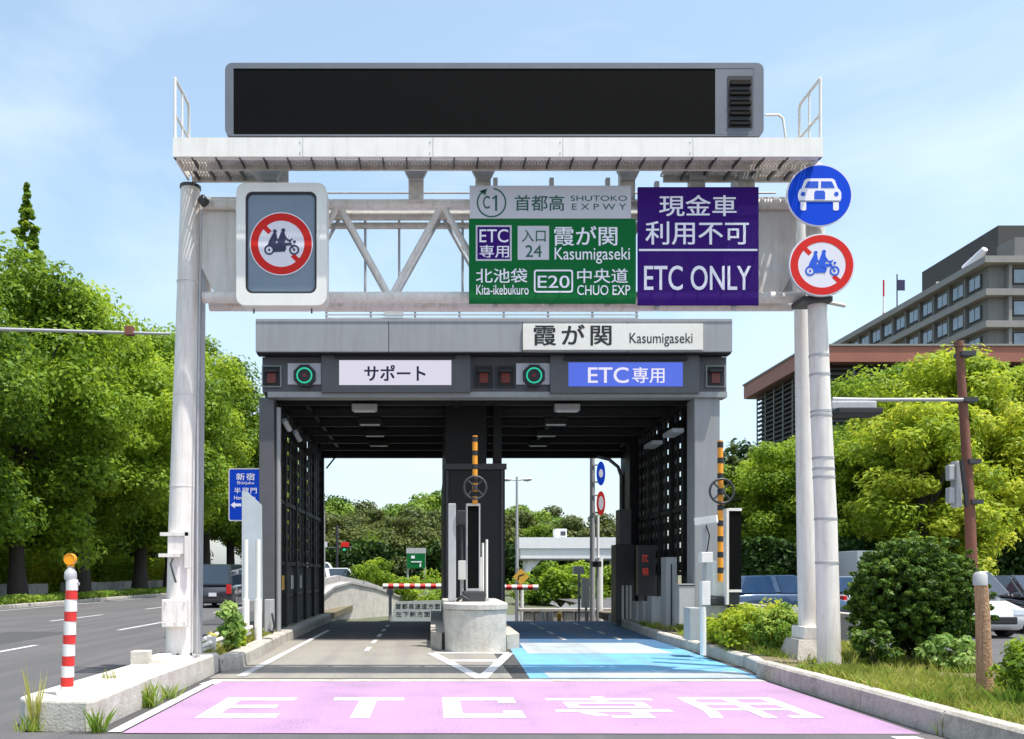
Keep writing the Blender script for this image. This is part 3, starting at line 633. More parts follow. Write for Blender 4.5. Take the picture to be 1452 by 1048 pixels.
def no_bike(parent, cx, cz, R, y, mp_, mfg, e=1.04):
    MB().disc(cx, cz, R, y-.008, y, e, 56).build('sign_face', M['sign_white'], parent)
    MB().ring(cx, cz, R*.73, R*.965, y-.0105, y-.008, e, 56).build('red_ring', M['red_sign'], parent)
    for a, b2 in ((.78,.50),(-.5,-.80)):
        s_ = .7071; MB().stroke([(cx-s_*a*R*e, cz+s_*a*R), (cx-s_*b2*R*e, cz+s_*b2*R)], R*.15, y-.0095, y-.008).build('red_slash', M['red_sign'], parent)
    bike(cx, cz+.0*R, R*.94, y-.008, mfg, parent)

# board with motorcycle sign
Nb = thing('no_pillion_board', 'cream rounded board with dark glass front and red ring motorcycle sign, left end of gantry', 'sign board', (X(399,12.6),12.7,Z(434,12.6)))
K = 12.6
MB().prism(rrect(X(335,K),X(463,K),Z(433,K),Z(259,K),.13), K+.05, K+.3).build('board_body', M['cream'], Nb)
frame_ring(rrect(X(335,K),X(463,K),Z(433,K),Z(259,K),.13), rrect(X(348,K),X(449,K),Z(416,K),Z(271.5,K),.1), K, K+.05).build('board_frame', M['cream'], Nb)
frame_ring(rrect(X(348.1,K),X(448.9,K),Z(415.9,K),Z(271.6,K),.1), rrect(X(351,K),X(446,K),Z(413,K),Z(274.5,K),.085), K+.01, K+.049).build('gasket', M['black'], Nb)
MB().prism(rrect(X(351,K),X(446,K),Z(413,K),Z(274.5,K),.085), K+.03, K+.048).build('glass_front', M['board_glass'], Nb)
no_bike(Nb, X(398.5,K), Z(345,K), 45*K/F, K+.028, None, M['letter_navy'], 1.0)
for px in (357, 440): MB().cyl(X(px,K), K+.15, Z(440,K), Z(433.5,K), .012, n=8).build('bolt', M['dark_metal'], Nb)

# direction sign
K = 12.75
D = thing('entrance_direction_sign', 'green expressway entrance sign with pale route header, middle of the gantry', 'road sign', (X(784,K),K+.03,Z(430,K)))
q = MB(); pbox(q, 665, 902, 310.3, 430, K, K, K+.04, .008); q.build('green_panel', M['green_sign'], D)
q = MB(); pbox(q, 666, 895, 263, 310, K, K, K+.04, .008); q.build('header_panel', M['sign_grey'], D)
for px in (700, 780, 860): 
    q = MB(); pbox(q, px, px+6, 250, 432, K, K+.041, K+.12); q.build('mounting_bracket', M['grey_steel'], D)
yk = K
q = MB(); cx, cz = X(697,K), Z(287.4,K); q.ring(cx, cz, 19*K/F, 21*K/F, yk-.004, yk, 1.0, 36, 118, 462-20); q.prism([(X(680,K),Z(271,K)),(X(691,K),Z(267.5,K)),(X(688,K),Z(277,K))], yk-.004, yk)
q.build('route_emblem_ring', M['letter_green'], D)
textp('C', 'letter_green', 685, 694.5, 278, 296, K, yk, D, .02); MB().stroke([(X(703.5,K),Z(277,K)),(X(703.5,K),Z(299,K))], 3*K/F, yk-.003, yk).stroke([(X(703.8,K),Z(278,K)),(X(698.5,K),Z(282,K))], 2.4*K/F, yk-.0035, yk).build('lettering', M['letter_green'], D)
textp('首都高', 'letter_green', 730, 800, 277, 299, K, yk, D, .015); textp('SHUTOKO', 'sign_ink' if 'sign_ink' in M else 'letter_green', 809, 889, 277.5, 285, K, yk, D, 0); textp('E X P W Y', 'letter_green', 811, 888, 289, 297.5, K, yk, D, 0)
q = MB(); pbox(q, 674.6, 725.5, 319.5, 370, K, yk-.003, yk); q.build('panel_border', M['sign_grey'], D)
q = MB(); pbox(q, 677, 723, 322, 367.5, K, yk-.005, yk-.003); q.build('purple_panel', M['purple_sign'], D)
textp('ETC', 'letter_white', 680, 720.5, 325.5, 344, K, yk-.005, D, .02); textp('専用', 'letter_white', 680, 721.5, 348, 365.5, K, yk-.005, D, .015)
q = MB(); pbox(q, 734, 778.5, 320.5, 368.5, K, yk-.004, yk); q.build('entrance_panel', M['sign_grey'], D)
textp('入口', 'letter_green', 740, 773.5, 326, 343, K, yk-.004, D, .01); textp('24', 'letter_green', 745, 768, 348, 364.5, K, yk-.004, D, .015)
textp('霞が関', 'letter_white', 786, 875, 321, 348.5, K, yk, D, .018); textp('Kasumigaseki', 'letter_white', 786.5, 893, 351, 374, K, yk, D, .015)
textp('北池袋', 'letter_white', 675, 747.5, 381, 401, K, yk, D, .015); textp('Kita-ikebukuro', 'letter_white', 675.5, 749.5, 404, 418, K, yk, D, .01)
frame_ring(rrect(X(757,K),X(812.5,K),Z(415,K),Z(382.5,K),.04), rrect(X(759.3,K),X(810.2,K),Z(412.7,K),Z(384.8,K),.025), yk-.004, yk).build('route_box', M['letter_white'], D)
textp('E20', 'letter_white', 762.5, 807.5, 391, 408.5, K, yk, D, .015)
textp('中央道', 'letter_white', 818.5, 890, 381, 401.5, K, yk, D, .015); textp('CHUO EXP', 'letter_white', 818.5, 893.5, 404.5, 418.5, K, yk, D, .012)
# purple sign
P_ = thing('etc_only_sign', 'purple sign reading ETC ONLY at the right of the green sign', 'road sign', (X(990,K),K+.03,Z(432,K)))
q = MB(); pbox(q, 904.5, 1076, 265, 432.5, K, K, K+.04, .008); q.build('panel', M['purple_sign'], P_)
for px in (930, 1040):
    q = MB(); pbox(q, px, px+6, 255, 436, K, K+.041, K+.12); q.build('mounting_bracket', M['grey_steel'], P_)
textp('現金車', 'letter_white', 935, 1044, 277, 306.5, K, K, P_, .018); textp('利用不可', 'letter_white', 915.5, 1061.5, 314, 347, K, K, P_, .018)
q = MB(); pbox(q, 906, 1074, 353.2, 356, K, K-.004, K); q.build('divider_line', M['letter_white'], P_)
textp('ETC ONLY', 'letter_white', 913.5, 1064.5, 377, 411.5, K, K, P_, .03)

# right sign pole with its two discs
K = 12.9
S = thing('round_sign_pole', 'tall white round pole with dark straps at the right end of the gantry', 'pole', (X(1176,K),K,.2))
MB().tube([(X(1176,K),K,.18),(X(1171,K),K,Z(740,K)),(X(1163,K),K,Z(560,K)),(X(1153,K),K,Z(235,K))], [.165,.155,.14,.125], 24).build('pole', M['pole_paint'], S)
def poleX(py):
    for (a,xa,ra),(b2,xb,rb) in zip(((235,1153,.125),(560,1163,.14),(740,1171,.155)), ((560,1163,.14),(740,1171,.155),(938,1176,.165))):
        if a <= py <= b2: t = (py-a)/(b2-a); return X(xa+(xb-xa)*t,K), ra+(rb-ra)*t
for py in (505, 532, 584, 590, 650, 665, 677, 736, 798):
    x, rr = poleX(py); MB().cyl(x, K, Z(py+1.6,K), Z(py-1.6,K), rr+.006, n=24).build('strap', M['grey_steel'], S)
MB().box(X(1130,K), X(1172,K), K-.2, K+.2, Z(433,K), Z(426,K)).build('clamp', M['dark_metal'], S)
K = 12.6
for nm, lab, cy, cx in (('motor_vehicles_only_sign', 'blue round sign with white car, upper disc on the right pole', 277, 1162), ('no_pillion_motorcycle_sign', 'red ringed round sign with blue motorcycle riders, lower disc on the right pole', 376, 1165)):
    t = thing(nm, lab, 'road sign', (X(cx,K),K,Z(cy,K)-.45))
    R = 44*K/F; x, z = X(cx,K), Z(cy,K)
    if cy == 277:
        MB().disc(x, z, R, K, K+.03, 1.055, 56).build('sign_backing', M['sign_white'], t)
        MB().disc(x, z, R*.965, K-.003, K, 1.055, 56).build('blue_face', M['blue_sign'], t)
        k = R/235; yy = K-.003; PP = lambda a: [(x+u*k*1.02, z+(v-8)*k) for u,v in a]
        q = MB(); q.prism(PP([(-150,-42),(150,-42),(160,-15),(160,25),(150,48),(135,60),(112,122),(92,134),(-92,134),(-112,122),(-135,60),(-150,48),(-160,25),(-160,-15)]), yy-.004, yy)
        q.prism(PP([(-142,-100),(-132,-108),(-108,-108),(-100,-100),(-100,-44),(-142,-44)]), yy-.004, yy); q.prism(PP([(142,-100),(132,-108),(108,-108),(100,-100),(100,-44),(142,-44)]), yy-.004, yy)
        q.build('car_pictogram', M['letter_white'], t)
        q = MB(); yy -= .004
        q.prism(PP([(-112,62),(-10,62),(-10,112),(-82,112),(-92,106)]), yy-.003, yy); q.prism(PP([(112,62),(10,62),(10,112),(82,112),(92,106)]), yy-.003, yy)
        q.prism(PP([(-40,-24),(40,-24),(40,28),(30,42),(-30,42),(-40,28)]), yy-.003, yy)
        for s_ in (-1,1): q.disc(x+s_*126*k, z+8*k, 17*k, yy-.003, yy, n=16)
        q.build('pictogram_details', M['letter_blue'], t)
        q = MB(); q.prism(PP([(-146,-40),(146,-40),(150,-33),(-150,-33)]), yy-.003, yy); q.build('bumper_line', M['board_frame'], t)
    else:
        MB().disc(x, z, R+.006, K+.002, K+.03, 1.055, 56).build('sign_backing', M['sign_grey'], t)
        no_bike(t, x, z, R, K, None, M['letter_blue'], 1.05)
    MB().box(x-.05, x+.05, K+.03, K+.18, z-.3, z-.24).build('bracket', M['dark_metal'], t)
    MB().box(x-.05, x+.05, K+.03, K+.18, z+.24, z+.3).build('bracket', M['dark_metal'], t)

# ============================================================ TOLL CANOPY
YC = 20.0
T = thing('toll_canopy', 'dark grey flat roofed toll canopy with louvred side walls over two lanes', 'toll gate', (1.4,24.5,0))
yf = YC-.35
zfu, zfm, zfl = Z(455,yf), Z(499,yf), Z(562,YC)
cuts = [362, 551, 741, 890, 1039]
for a, b2 in zip(cuts[:-1], cuts[1:]):
    MB().box(X(a,yf)+.006, X(b2,yf)-.006, yf, yf+.34, zfm, zfu, .012).build('fascia_panel', M['canopy_light'], T)
MB().box(X(363,yf), X(1038,yf), yf-.012, yf+.36, zfu-.02, zfu+.04).build('fascia_capping', M['canopy_light'], T)
MB().box(X(362,yf)+.02, X(1039,yf)-.02, yf+.05, yf+.33, zfm-.03, zfm-.002).build('fascia_drip', M['canopy_black'], T)
MB().box(X(372,YC), X(1030,YC), YC, YC+.3, Z(556,YC), zfm-.031).build('sign_beam', M['canopy_dark'], T)
MB().box(X(380,YC), X(1030,YC), YC-.06, YC+.3, Z(564,YC), Z(556.3,YC)).build('beam_lip', M['canopy_light'], T)
xL, xR = X(372,YC), X(1030,YC); zc = Z(564,YC)
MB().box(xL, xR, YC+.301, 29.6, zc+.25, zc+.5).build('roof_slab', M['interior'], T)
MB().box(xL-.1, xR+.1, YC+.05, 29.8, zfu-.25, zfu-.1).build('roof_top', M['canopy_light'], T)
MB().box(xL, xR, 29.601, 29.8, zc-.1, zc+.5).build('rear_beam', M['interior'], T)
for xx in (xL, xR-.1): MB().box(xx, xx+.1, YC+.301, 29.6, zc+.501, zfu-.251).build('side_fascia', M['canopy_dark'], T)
for i in range(6):
    y = YC+1.1+i*1.55; MB().box(xL+.2, xR-.2, y, y+.12, zc+.05, zc+.249).build('purlin', M['purlin'], T)
for xx in (X(450,24), X(640,24), X(780,24), X(930,24)): MB().box(xx, xx+.1, YC+.31, 29.59, zc+.13, zc+.245).build('roof_joist', M['purlin'], T)
for i, (xx) in enumerate((X(517,21), X(804,21))):
    for j in range(4):
        y = 20.9+j*1.9; t_ = MB().box(xx-.3, xx+.3, y, y+.22, zc-.12, zc+.045, .02).build('ceiling_light', M['machine_grey'] if j == 0 else M['purlin'], T)
        MB().box(xx-.25, xx+.25, y+.03, y+.19, zc-.135, zc-.121).build('lamp_glass', M['lamp_glass'], t_)
# fascia equipment
def etc_head(px0, px1, py0, py1, scr, m):
    q = MB(); pbox(q, px0, px1, py0, py1, 19.9, 19.86, 19.999, .01); h = q.build('display_housing', M['board_frame'] if False else M['canopy_dark'], T)
    q = MB(); pbox(q, scr[0], scr[1], scr[2], scr[3], 19.86, 19.852, 19.8595); q.build('screen', M[m], h)
    q = MB(); pbox(q, scr[0]-6, scr[1]+6, scr[2]-7, scr[2]-3, 19.84, 19.78, 19.859); q.build('sun_visor', M['canopy_black'], h)
    return h
h = etc_head(456, 667, 503, 557, (481,640,511,546), 'screen_white')
textp('サポート', 'letter_navy', 517, 603, 518, 540, 19.85, 19.852, h, .05)
h = etc_head(780, 991, 504, 558, (806,968,514,548), 'screen_blue')
textp('ETC', 'screen_letter', 834, 891, 521, 543, 19.85, 19.852, h, .03); textp('専用', 'screen_letter', 897, 942, 521, 543, 19.85, 19.852, h, .02)
for px in (385, 686, 717, 1015):
    q = MB(); pbox(q, px-14, px+14, 518, 549, 19.95, 19.95, 19.999, .01); a_ = q.build('signal_housing', M['canopy_light'] if px in (385,1015) else M['dark_metal'], T)
    q = MB(); pbox(q, px-12, px+12, 520, 547, 19.95, 19.93, 19.949); q.build('signal_backplate', M['canopy_black'], a_)
    q = MB(); pbox(q, px-6, px+6, 529, 543, 19.93, 19.915, 19.929); q.build('red_lamp', M['signal_red'], a_)
    q = MB(); pbox(q, px-9, px+8, 525, 528, 19.9, 19.82, 19.929); q.build('lamp_hood', M['black'], a_)
for px0, px1, cx in ((408,455,432), (732,780,757)):
    q = MB(); pbox(q, px0, px1, 515, 545, 19.95, 19.955, 19.999); a_ = q.build('signal_plate', M['sign_grey'], T)
    x, z = X(cx,19.9), Z(533,19.9); R = 16.5*19.9/F
    MB().prism([(x+R*math.cos(math.radians(22.5+45*i)), z+R*math.sin(math.radians(22.5+45*i))) for i in range(8)], 19.85, 19.954).build('signal_head', M['black'], a_)
    MB().ring(x, z, 9.3*19.9/F, 11.3*19.9/F, 19.84, 19.85, n=32).build('green_ring', M['signal_green'], a_)
    MB().disc(x, z, 3*19.9/F, 19.843, 19.85, n=12).build('centre_lamp', M['signal_red'], a_)
NB = thing('station_name_board', 'white board with black Kasumigaseki lettering on the canopy fascia', 'sign board', (X(868,yf),yf-.02,Z(497,yf)))
q = MB(); pbox(q, 741, 996, 460, 497, yf, yf-.05, yf-.002, .008); q.build('panel', M['name_board'], NB)
textp('霞が関', 'letter_black', 757, 866, 461.5, 490.5, yf, yf-.05, NB, .03, space=1.3); textp('Kasumigaseki', 'letter_black', 892, 981, 473, 492, yf, yf-.05, NB, .01)
# rooftop louvre fence behind the fascia
for i in range(5):
    z = Z(455,21)+.05+i*.085; MB().box(X(461,21), X(905,21), 21, 21.03, z, z+.03).build('roof_rail', M['grey_steel'], T)
for i in range(8):
    xx = X(461,21)+i*(X(905,21)-X(461,21)-.05)/7; MB().box(xx, xx+.05, 21.031, 21.08, zfu-.1, Z(430,21)).build('roof_rail_post', M['grey_steel'], T)
MB().box(X(545,21), X(572,21), 20.9, 21.0, Z(449,21), Z(434,21)).build('roof_cable_box', M['machine_grey'], T)
# side walls
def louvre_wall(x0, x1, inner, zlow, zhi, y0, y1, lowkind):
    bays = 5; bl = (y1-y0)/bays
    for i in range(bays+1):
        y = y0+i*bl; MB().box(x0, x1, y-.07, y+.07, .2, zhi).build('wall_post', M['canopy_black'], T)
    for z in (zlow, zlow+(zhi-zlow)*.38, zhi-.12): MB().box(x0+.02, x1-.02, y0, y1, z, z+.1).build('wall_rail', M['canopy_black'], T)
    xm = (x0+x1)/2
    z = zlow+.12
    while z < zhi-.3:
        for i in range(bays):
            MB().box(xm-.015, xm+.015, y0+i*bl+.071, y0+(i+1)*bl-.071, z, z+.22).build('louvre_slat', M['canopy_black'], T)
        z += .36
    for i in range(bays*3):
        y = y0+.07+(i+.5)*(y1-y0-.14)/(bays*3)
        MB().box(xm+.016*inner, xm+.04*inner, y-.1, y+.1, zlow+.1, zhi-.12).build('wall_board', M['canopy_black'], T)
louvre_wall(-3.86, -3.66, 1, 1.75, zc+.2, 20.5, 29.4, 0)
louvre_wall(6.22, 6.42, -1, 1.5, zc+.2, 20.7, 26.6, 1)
# left front post, lower open fence with bars
MB().box(-3.92, -3.58, 20.02, 20.32, .2, zc+.01, .02).build('front_post', M['canopy_dark'], T)
MB().tube([(-3.5,20.15,.2),(-3.5,20.15,zc-.2)], .06, 12).build('drain_pipe', M['canopy_light'], T)
for i in range(26):
    y = 20.6+i*.34; MB().box(-3.8, -3.74, y, y+.06, .2, 1.74).build('fence_bar', M['dark_metal'], T)
MB().box(-3.81, -3.73, 20.5, 29.4, .95, 1.02).build('fence_rail', M['dark_metal'], T)
for y in (21.2, 22.6, 24.1): MB().box(-3.6, -3.585, y, y+.28, 1.15, 1.5).build('notice', M['sign_white'] if y > 22 else M['yellow'], T)
for y in (21.5, 23.2): MB().tube([(-3.6,y,zc-.25),(-3.5,y+.25,zc-.45)], .07, 10).build('wall_lamp', M['lamp_glass'], T)
for y in (21.6, 23.6):
    MB().obox((6.0,y+.3,zc-.5), (0,1,0), (.9,.28,.1)).build('wall_lamp', M['lamp_glass'], T)
# right front slab pillar
MB().box(5.97, 6.55, 20.02, 20.62, .2, zc+.01, .02).build('front_pillar', M['canopy_light'], T)
MB().box(6.35, 6.85, 26.7, 29.6, .0, zc+.24).build('rear_wall_block', M['interior'], T)
MB().box(6.0, 6.34, 26.7, 27.3, .0, zc+.24).build('rear_pillar', M['interior'], T)
MB().box(-3.9, -3.6, 29.42, 29.6, .2, zc+.24).build('rear_post', M['interior'], T)
MB().tube([(6.3,29.3,.2),(6.3,29.3,zc-.75),(6.2,29.3,zc-.45),(5.9,29.3,zc-.2),(5.5,29.3,zc-.1)], .06, 8).build('rear_frame_pipe', M['grey_steel'], T)
MB().tube([(-3.5,29.3,zc-.5),(-3.1,29.3,zc)], .03, 6).build('knee_brace', M['interior'], T)
# centre booth column
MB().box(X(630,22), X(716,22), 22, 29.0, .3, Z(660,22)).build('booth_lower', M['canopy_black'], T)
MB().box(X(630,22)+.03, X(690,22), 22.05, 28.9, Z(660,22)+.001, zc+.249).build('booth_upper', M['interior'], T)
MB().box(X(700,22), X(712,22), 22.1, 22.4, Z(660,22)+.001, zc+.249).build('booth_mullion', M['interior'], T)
MB().box(X(627,22), X(718,22), 21.9, 21.999, Z(666,22), Z(658,22)).build('booth_sill', M['dark_metal'], T)
for px in (634, 712): MB().box(X(px,22)-.03, X(px,22)+.03, 21.95, 21.998, .4, Z(667,22)).build('booth_frame', M['dark_metal'], T)

# ------------------------------------------------------------ centre island
I = thing('toll_island', 'pale concrete island with round nose between the two toll lanes', 'traffic island', (.87,17.6,0))
def halfnose(x0, x1, yn, yb2, n=14):
    r_ = (x1-x0)/2; cx = (x0+x1)/2
    return [(cx+r_*math.cos(math.pi+math.pi*i/n), yn+r_+r_*math.sin(math.pi+math.pi*i/n)) for i in range(n+1)]+[(x1,yb2),(x0,yb2)]
def smooth_slab(poly, z0, z1, nm, m, par):
    o = bevel_slab(nm, poly, z0, z1, .03, m); me = o.data; L0 = loc_of(par)
    for v in me.vertices: v.co -= L0
    o.parent = par; return o
smooth_slab(halfnose(.27,1.5,17.1,21.2), 0, .84, 'nose_block', M['pale_concrete'], I)
smooth_slab(halfnose(.24,1.53,17.07,21.2), .841, .96, 'nose_cap', M['pale_concrete'], I)
MB().slab([(-.02,18.4),(.2,17.9),(.27,18.2),(.27,28.4),(-.02,28.4)], 0, .34).build('kerb_step', M['concrete'], I)
MB().slab([(1.82,18.3),(1.53,17.9),(1.51,18.2),(1.51,28.4),(1.9,28.4)], 0, .3).build('kerb_step', M['concrete'], I)
MB().box(.28, 1.5, 21.21, 28.4, 0, .34).build('island_base', M['concrete'], I)
q = MB(); pbox(q, 707, 717, 858, 905, 18.0, 18.2, 18.7, .02); q.build('pink_end_block', mat('faded_pink', (.6,.36,.28), .8, var=.1), I)

def boom_unit(name, label, x, y, z0, zt_, zg, wheel_z, Rw, lowtop):
    t = thing(name, label, 'barrier', (x,y,z0), 'raised lane barriers')
    n_ = 9 if lowtop else 5; L = zt_-zg
    MB().cyl(x, y, zg, zt_, .055, n=14).build('boom', M['orange'], t)
    for i in range(n_):
        z = zg+L*(i+.55)/n_; hh_ = L/n_*.36
        MB().cyl(x, y, z, z+hh_, .058, n=14).build('black_band', M['black'], t)
    MB().tube([(x+Rw*math.cos(a), y-.09, wheel_z+Rw*math.sin(a)) for a in [2*math.pi*i/24 for i in range(25)]], .024, 8).build('wheel_rim', M['dark_metal'], t)
    for a in (45,135,225,315): MB().tube([(x,y-.09,wheel_z),(x+Rw*math.cos(math.radians(a)),y-.09,wheel_z+Rw*math.sin(math.radians(a)))], .018, 6).build('wheel_spoke', M['dark_metal'], t)
    MB().cyl(x, y-.12, wheel_z-.05, wheel_z+.05, .05, n=10).build('wheel_hub', M['dark_metal'], t)
    return t
Yb = 18.2
t = boom_unit('lane_barrier', 'orange and black raised barrier with spoked wheel on the centre island', X(673.5,Yb), Yb, .96, Z(618,Yb), Z(715,Yb), Z(692,Yb), .23, False)
K = Yb
def column(name, label, cat, px0, px1, py0, py1, Y, dep, m, extra=None, c=.01):
    t_ = thing(name, label, cat, (X((px0+px1)/2,Y),Y+dep/2,Z(py1,Y)))
    q = MB(); pbox(q, px0, px1, py0, py1, Y, Y, Y+dep, c); q.build('cabinet', M[m], t_)
    return t_
t = thing('island_detector_panel', 'tall narrow black panel in thin pale frame on the centre island nose', 'detector', (X(670,18.4),18.4,.96))
q = MB(); pbox(q, 663, 679, 718, 834, 18.4, 18.4, 18.62); q.build('panel', M['screen_black'], t)
for a,b2,c_,d_ in ((661,663,714,840),(679,681,714,840),(663,679,714,717.5),(663,679,834.5,838)):
    q = MB(); pbox(q, a, b2, c_, d_, 18.4, 18.38, 18.64); q.build('frame_bar', M['machine_grey'], t)
q = MB(); pbox(q, 656, 688, 838.3, 856, 18.4, 18.3, 18.75, .03); q.build('foot', M['machine_dark'], t)
MB().tube([(X(648,18.2),18.2,Z(852,18.2)),(X(655,18.2),18.1,Z(845,18.2)),(X(664,18.2),18.15,Z(851,18.2))], .035, 8).build('cable_hose', M['black'], t)
t = thing('island_sensor_post', 'tall light grey square post left of the black island panel', 'post', (X(641,18.3),18.3,.96))
q = MB(); pbox(q, 635.5, 646.5, 714, 856, 18.3, 18.25, 18.42, .02); q.build('post', M['machine_grey'], t)
q = MB(); pbox(q, 637, 645, 852, 857, 18.3, 18.2, 18.48); q.build('foot', M['dark_metal'], t)
for nm, lab, a, b2, py in (('antenna_post', 'thin white post just right of the black island panel', 683, 686.5, 770), ('antenna_post', 'thinnest white post at the right edge of the island nose', 688.5, 692, 765), ('antenna_post', 'short grey post on the right side of island nose', 680.7, 683, 790)):
    t = thing(nm, lab, 'post', (X((a+b2)/2,18.6),18.6,.96)); MB().tube([(X((a+b2)/2,18.6),18.6,.95),(X((a+b2)/2,18.6),18.6,Z(py,18.6))], (b2-a)/2*18.6/F, 12).build('tube', M['white_paint'], t)
    q = MB(); pbox(q, a-1, b2+1, 848, 855, 18.6, 18.5, 18.7); q.build('foot', M['machine_grey'], t)
t = column('island_camera_box', 'small cream box on a post behind the left island post', 'camera', 650, 661, 795, 822, 19.2, .3, 'cream')
MB().cyl(X(655,19.3), 19.35, .96, Z(822,19.2), .04, n=10).build('stem', M['machine_grey'], t)
MB().tube([(X(655,19.3),19.3,Z(795,19.2)),(X(654,19.3),19.3,Z(735,19.2))], .03, 8).build('mast', M['dark_metal'], t)
q = MB(); pbox(q, 647, 661, 725, 745, 19.3, 19.0, 19.3, .02); q.build('camera_head', M['dark_metal'], t)

# right side equipment -------------------------------------------------
YR = 17.6
t = boom_unit('lane_barrier', 'orange and black raised barrier with spoked wheel right of the canopy', X(1021.5,YR), YR, .2, Z(625,YR), Z(825,YR), Z(697,YR), .24, True)
t = thing('roadside_detector_panel', 'tall black panel in a white frame right of the canopy pillar', 'detector', (X(1047,YR),YR+.3,.2))
q = MB(); pbox(q, 1038.5, 1056, 724, 836, YR, YR+.2, YR+.5); q.build('panel', M['screen_black'], t)
for a,b2,c_,d_ in ((1034.5,1038,720,858),(1038,1056.5,719.5,723.5),(1038,1056.5,836.5,840)):
    q = MB(); pbox(q, a, b2, c_, d_, YR, YR+.18, YR+.52); q.build('frame_bar', M['white_paint'], t)
for a in (700, 752, 805):
    q = MB(); pbox(q, 1026, 1034, a, a+2, YR, YR+.3, YR+.34); q.build('bracket', M['grey_steel'], t)
q = MB(); pbox(q, 1040, 1055, 840.3, 885, YR, YR+.25, YR+.45); q.build('foot', M['machine_dark'], t)
t = thing('barrier_machine', 'white barrier machine housing under the right raised boom', 'barrier housing', (X(1025,18),18,.2))
q = MB(); pbox(q, 1011, 1033, 795, 846, 18, 18, 18.5, .03); q.build('housing', M['white_paint'], t)
q = MB(); pbox(q, 1005, 1040, 846.5, 858, 18, 17.9, 18.6, .03); q.build('base', M['dark_metal'], t)
q = MB(); pbox(q, 1008, 1036, 858.3, 880, 18, 17.95, 18.55); q.build('pedestal', M['concrete'], t)
# white camera post
Yp = 15.6
t = thing('camera_post', 'white camera on a slim post in front of the right canopy pillar', 'camera', (X(996,Yp),Yp,.2))
MB().cyl(X(997,Yp), Yp, .1, Z(860,Yp), .055, n=14).build('post', M['white_paint'], t)
MB().cyl(X(999,Yp), Yp, Z(860,Yp), Z(748,Yp), .035, n=12).build('upper_post', M['grey_steel'], t)
MB().obox((X(1000,Yp),Yp-.05,Z(738,Yp)), (.9,-.5,.12), (.38,.13,.13)).build('camera_head', M['white_paint'], t)
q = MB(); pbox(q, 992, 1008, 783, 798, Yp, Yp-.12, Yp+.08, .01); q.build('control_box', M['white_paint'], t)
q = MB(); pbox(q, 994, 1006, 824, 858, Yp, Yp-.06, Yp+.1, .01); q.build('lower_box', M['white_paint'], t)
MB().tube([(X(1000,Yp),Yp-.05,Z(745,Yp)),(X(1004,Yp),Yp-.08,Z(760,Yp)),(X(1001,Yp),Yp-.05,Z(784,Yp))], .012, 6).build('cable', M['black'], t)
t = column('utility_cabinet', 'low pale cabinet at the foot of the white camera post', 'cabinet', 978, 995, 862, 908, 16.2, .4, 'machine_grey')
t = column('utility_cabinet', 'light grey cabinet against the right canopy pillar, knee high', 'cabinet', 963, 985, 828, 885, 20.0, .4, 'machine_grey')
q = MB(); pbox(q, 963, 985, 829, 831, 20, 19.99, 19.999); q.build('door_gap', M['dark_metal'], t)
t = column('utility_cabinet', 'tall light grey cabinet beside right lane with a vertical strip', 'cabinet', 945, 960, 790, 896, 21.2, .5, 'machine_grey')
q = MB(); pbox(q, 951, 953, 800, 890, 21.2, 21.19, 21.199); q.build('door_gap', M['dark_metal'], t)
t = column('ticket_machine', 'wide grey machine with a top unit beside the right lane', 'toll machine', 924, 944, 856, 894, 22.3, .7, 'machine_grey')
q = MB(); pbox(q, 925, 938, 846, 856, 22.3, 22.35, 22.8); q.build('top_unit', M['machine_grey'], t)
t = column('utility_cabinet', 'narrow grey cabinet left of the wide toll machine', 'cabinet', 912, 921.5, 853, 891, 23.4, .5, 'machine_grey')
t = column('utility_cabinet', 'narrow grey cabinet farther along, second left of toll machine', 'cabinet', 902, 910.5, 853, 889, 24.4, .5, 'machine_grey')
t = column('fare_display', 'dark fare display pillar with red digits beside the right lane', 'display', 905, 930, 773, 845, 24.0, .3, 'machine_dark')
textp('ETC', 'digit_red', 911, 919, 787, 797, 24, 24.0, t, .03); textp('専用', 'digit_red', 911, 919, 805, 816, 24, 24.0, t, .03)
MB().cyl(X(917,24.1), 24.15, .2, Z(845,24), .05, n=10).build('stem', M['machine_dark'], t)
t = column('toll_booth_cabinet', 'tall dark olive cabinet at the far right end under canopy', 'cabinet', 879, 895, 722, 772, 26.0, .6, 'canopy_dark')
q = MB(); pbox(q, 873, 899, 772.3, 884, 26, 25.98, 26.65); q.build('lower_body', M['machine_dark'], t)
for px in (881, 887, 892):
    q = MB(); pbox(q, px, px+3.2, 830, 880, 26, 25.95, 25.979); q.build('pale_post', M['machine_grey'], t)

# ------------------------------------------------------------ left side items near the canopy
Yg = 18.0
t = thing('frosted_screen', 'frosted screen panel with slanted top beside the left canopy wall', 'screen', (X(358,Yg),Yg,.18))
MB().prism([(X(343,Yg),Z(852,Yg)),(X(343,Yg),Z(697,Yg)),(X(350,Yg),Z(697,Yg)),(X(371,Yg),Z(716,Yg)),(X(372,Yg),Z(852,Yg))], Yg, Yg+.04).build('panel', M['frosted'], t)
for px in (344, 370):
    q = MB(); pbox(q, px-1.5, px+1.5, 850, 900, Yg, Yg+.05, Yg+.1); q.build('stand_post', M['grey_steel'], t)
for a, py, lab in ((348.5, 765, 'cream sleeved post in front of the frosted screen'), (366, 765, 'white sleeved post at the right edge of frosted screen')):
    t = thing('guide_post', lab, 'post', (X(a,17.6),17.6,.18)); MB().cyl(X(a,17.6), 17.6, .18, Z(py,17.6), .05, n=12).build('tube', M['cream'], t)
    MB().cyl(X(a,17.6), 17.6, .18, Z(850,17.6), .075, n=12).build('sleeve', M['white_paint'], t)
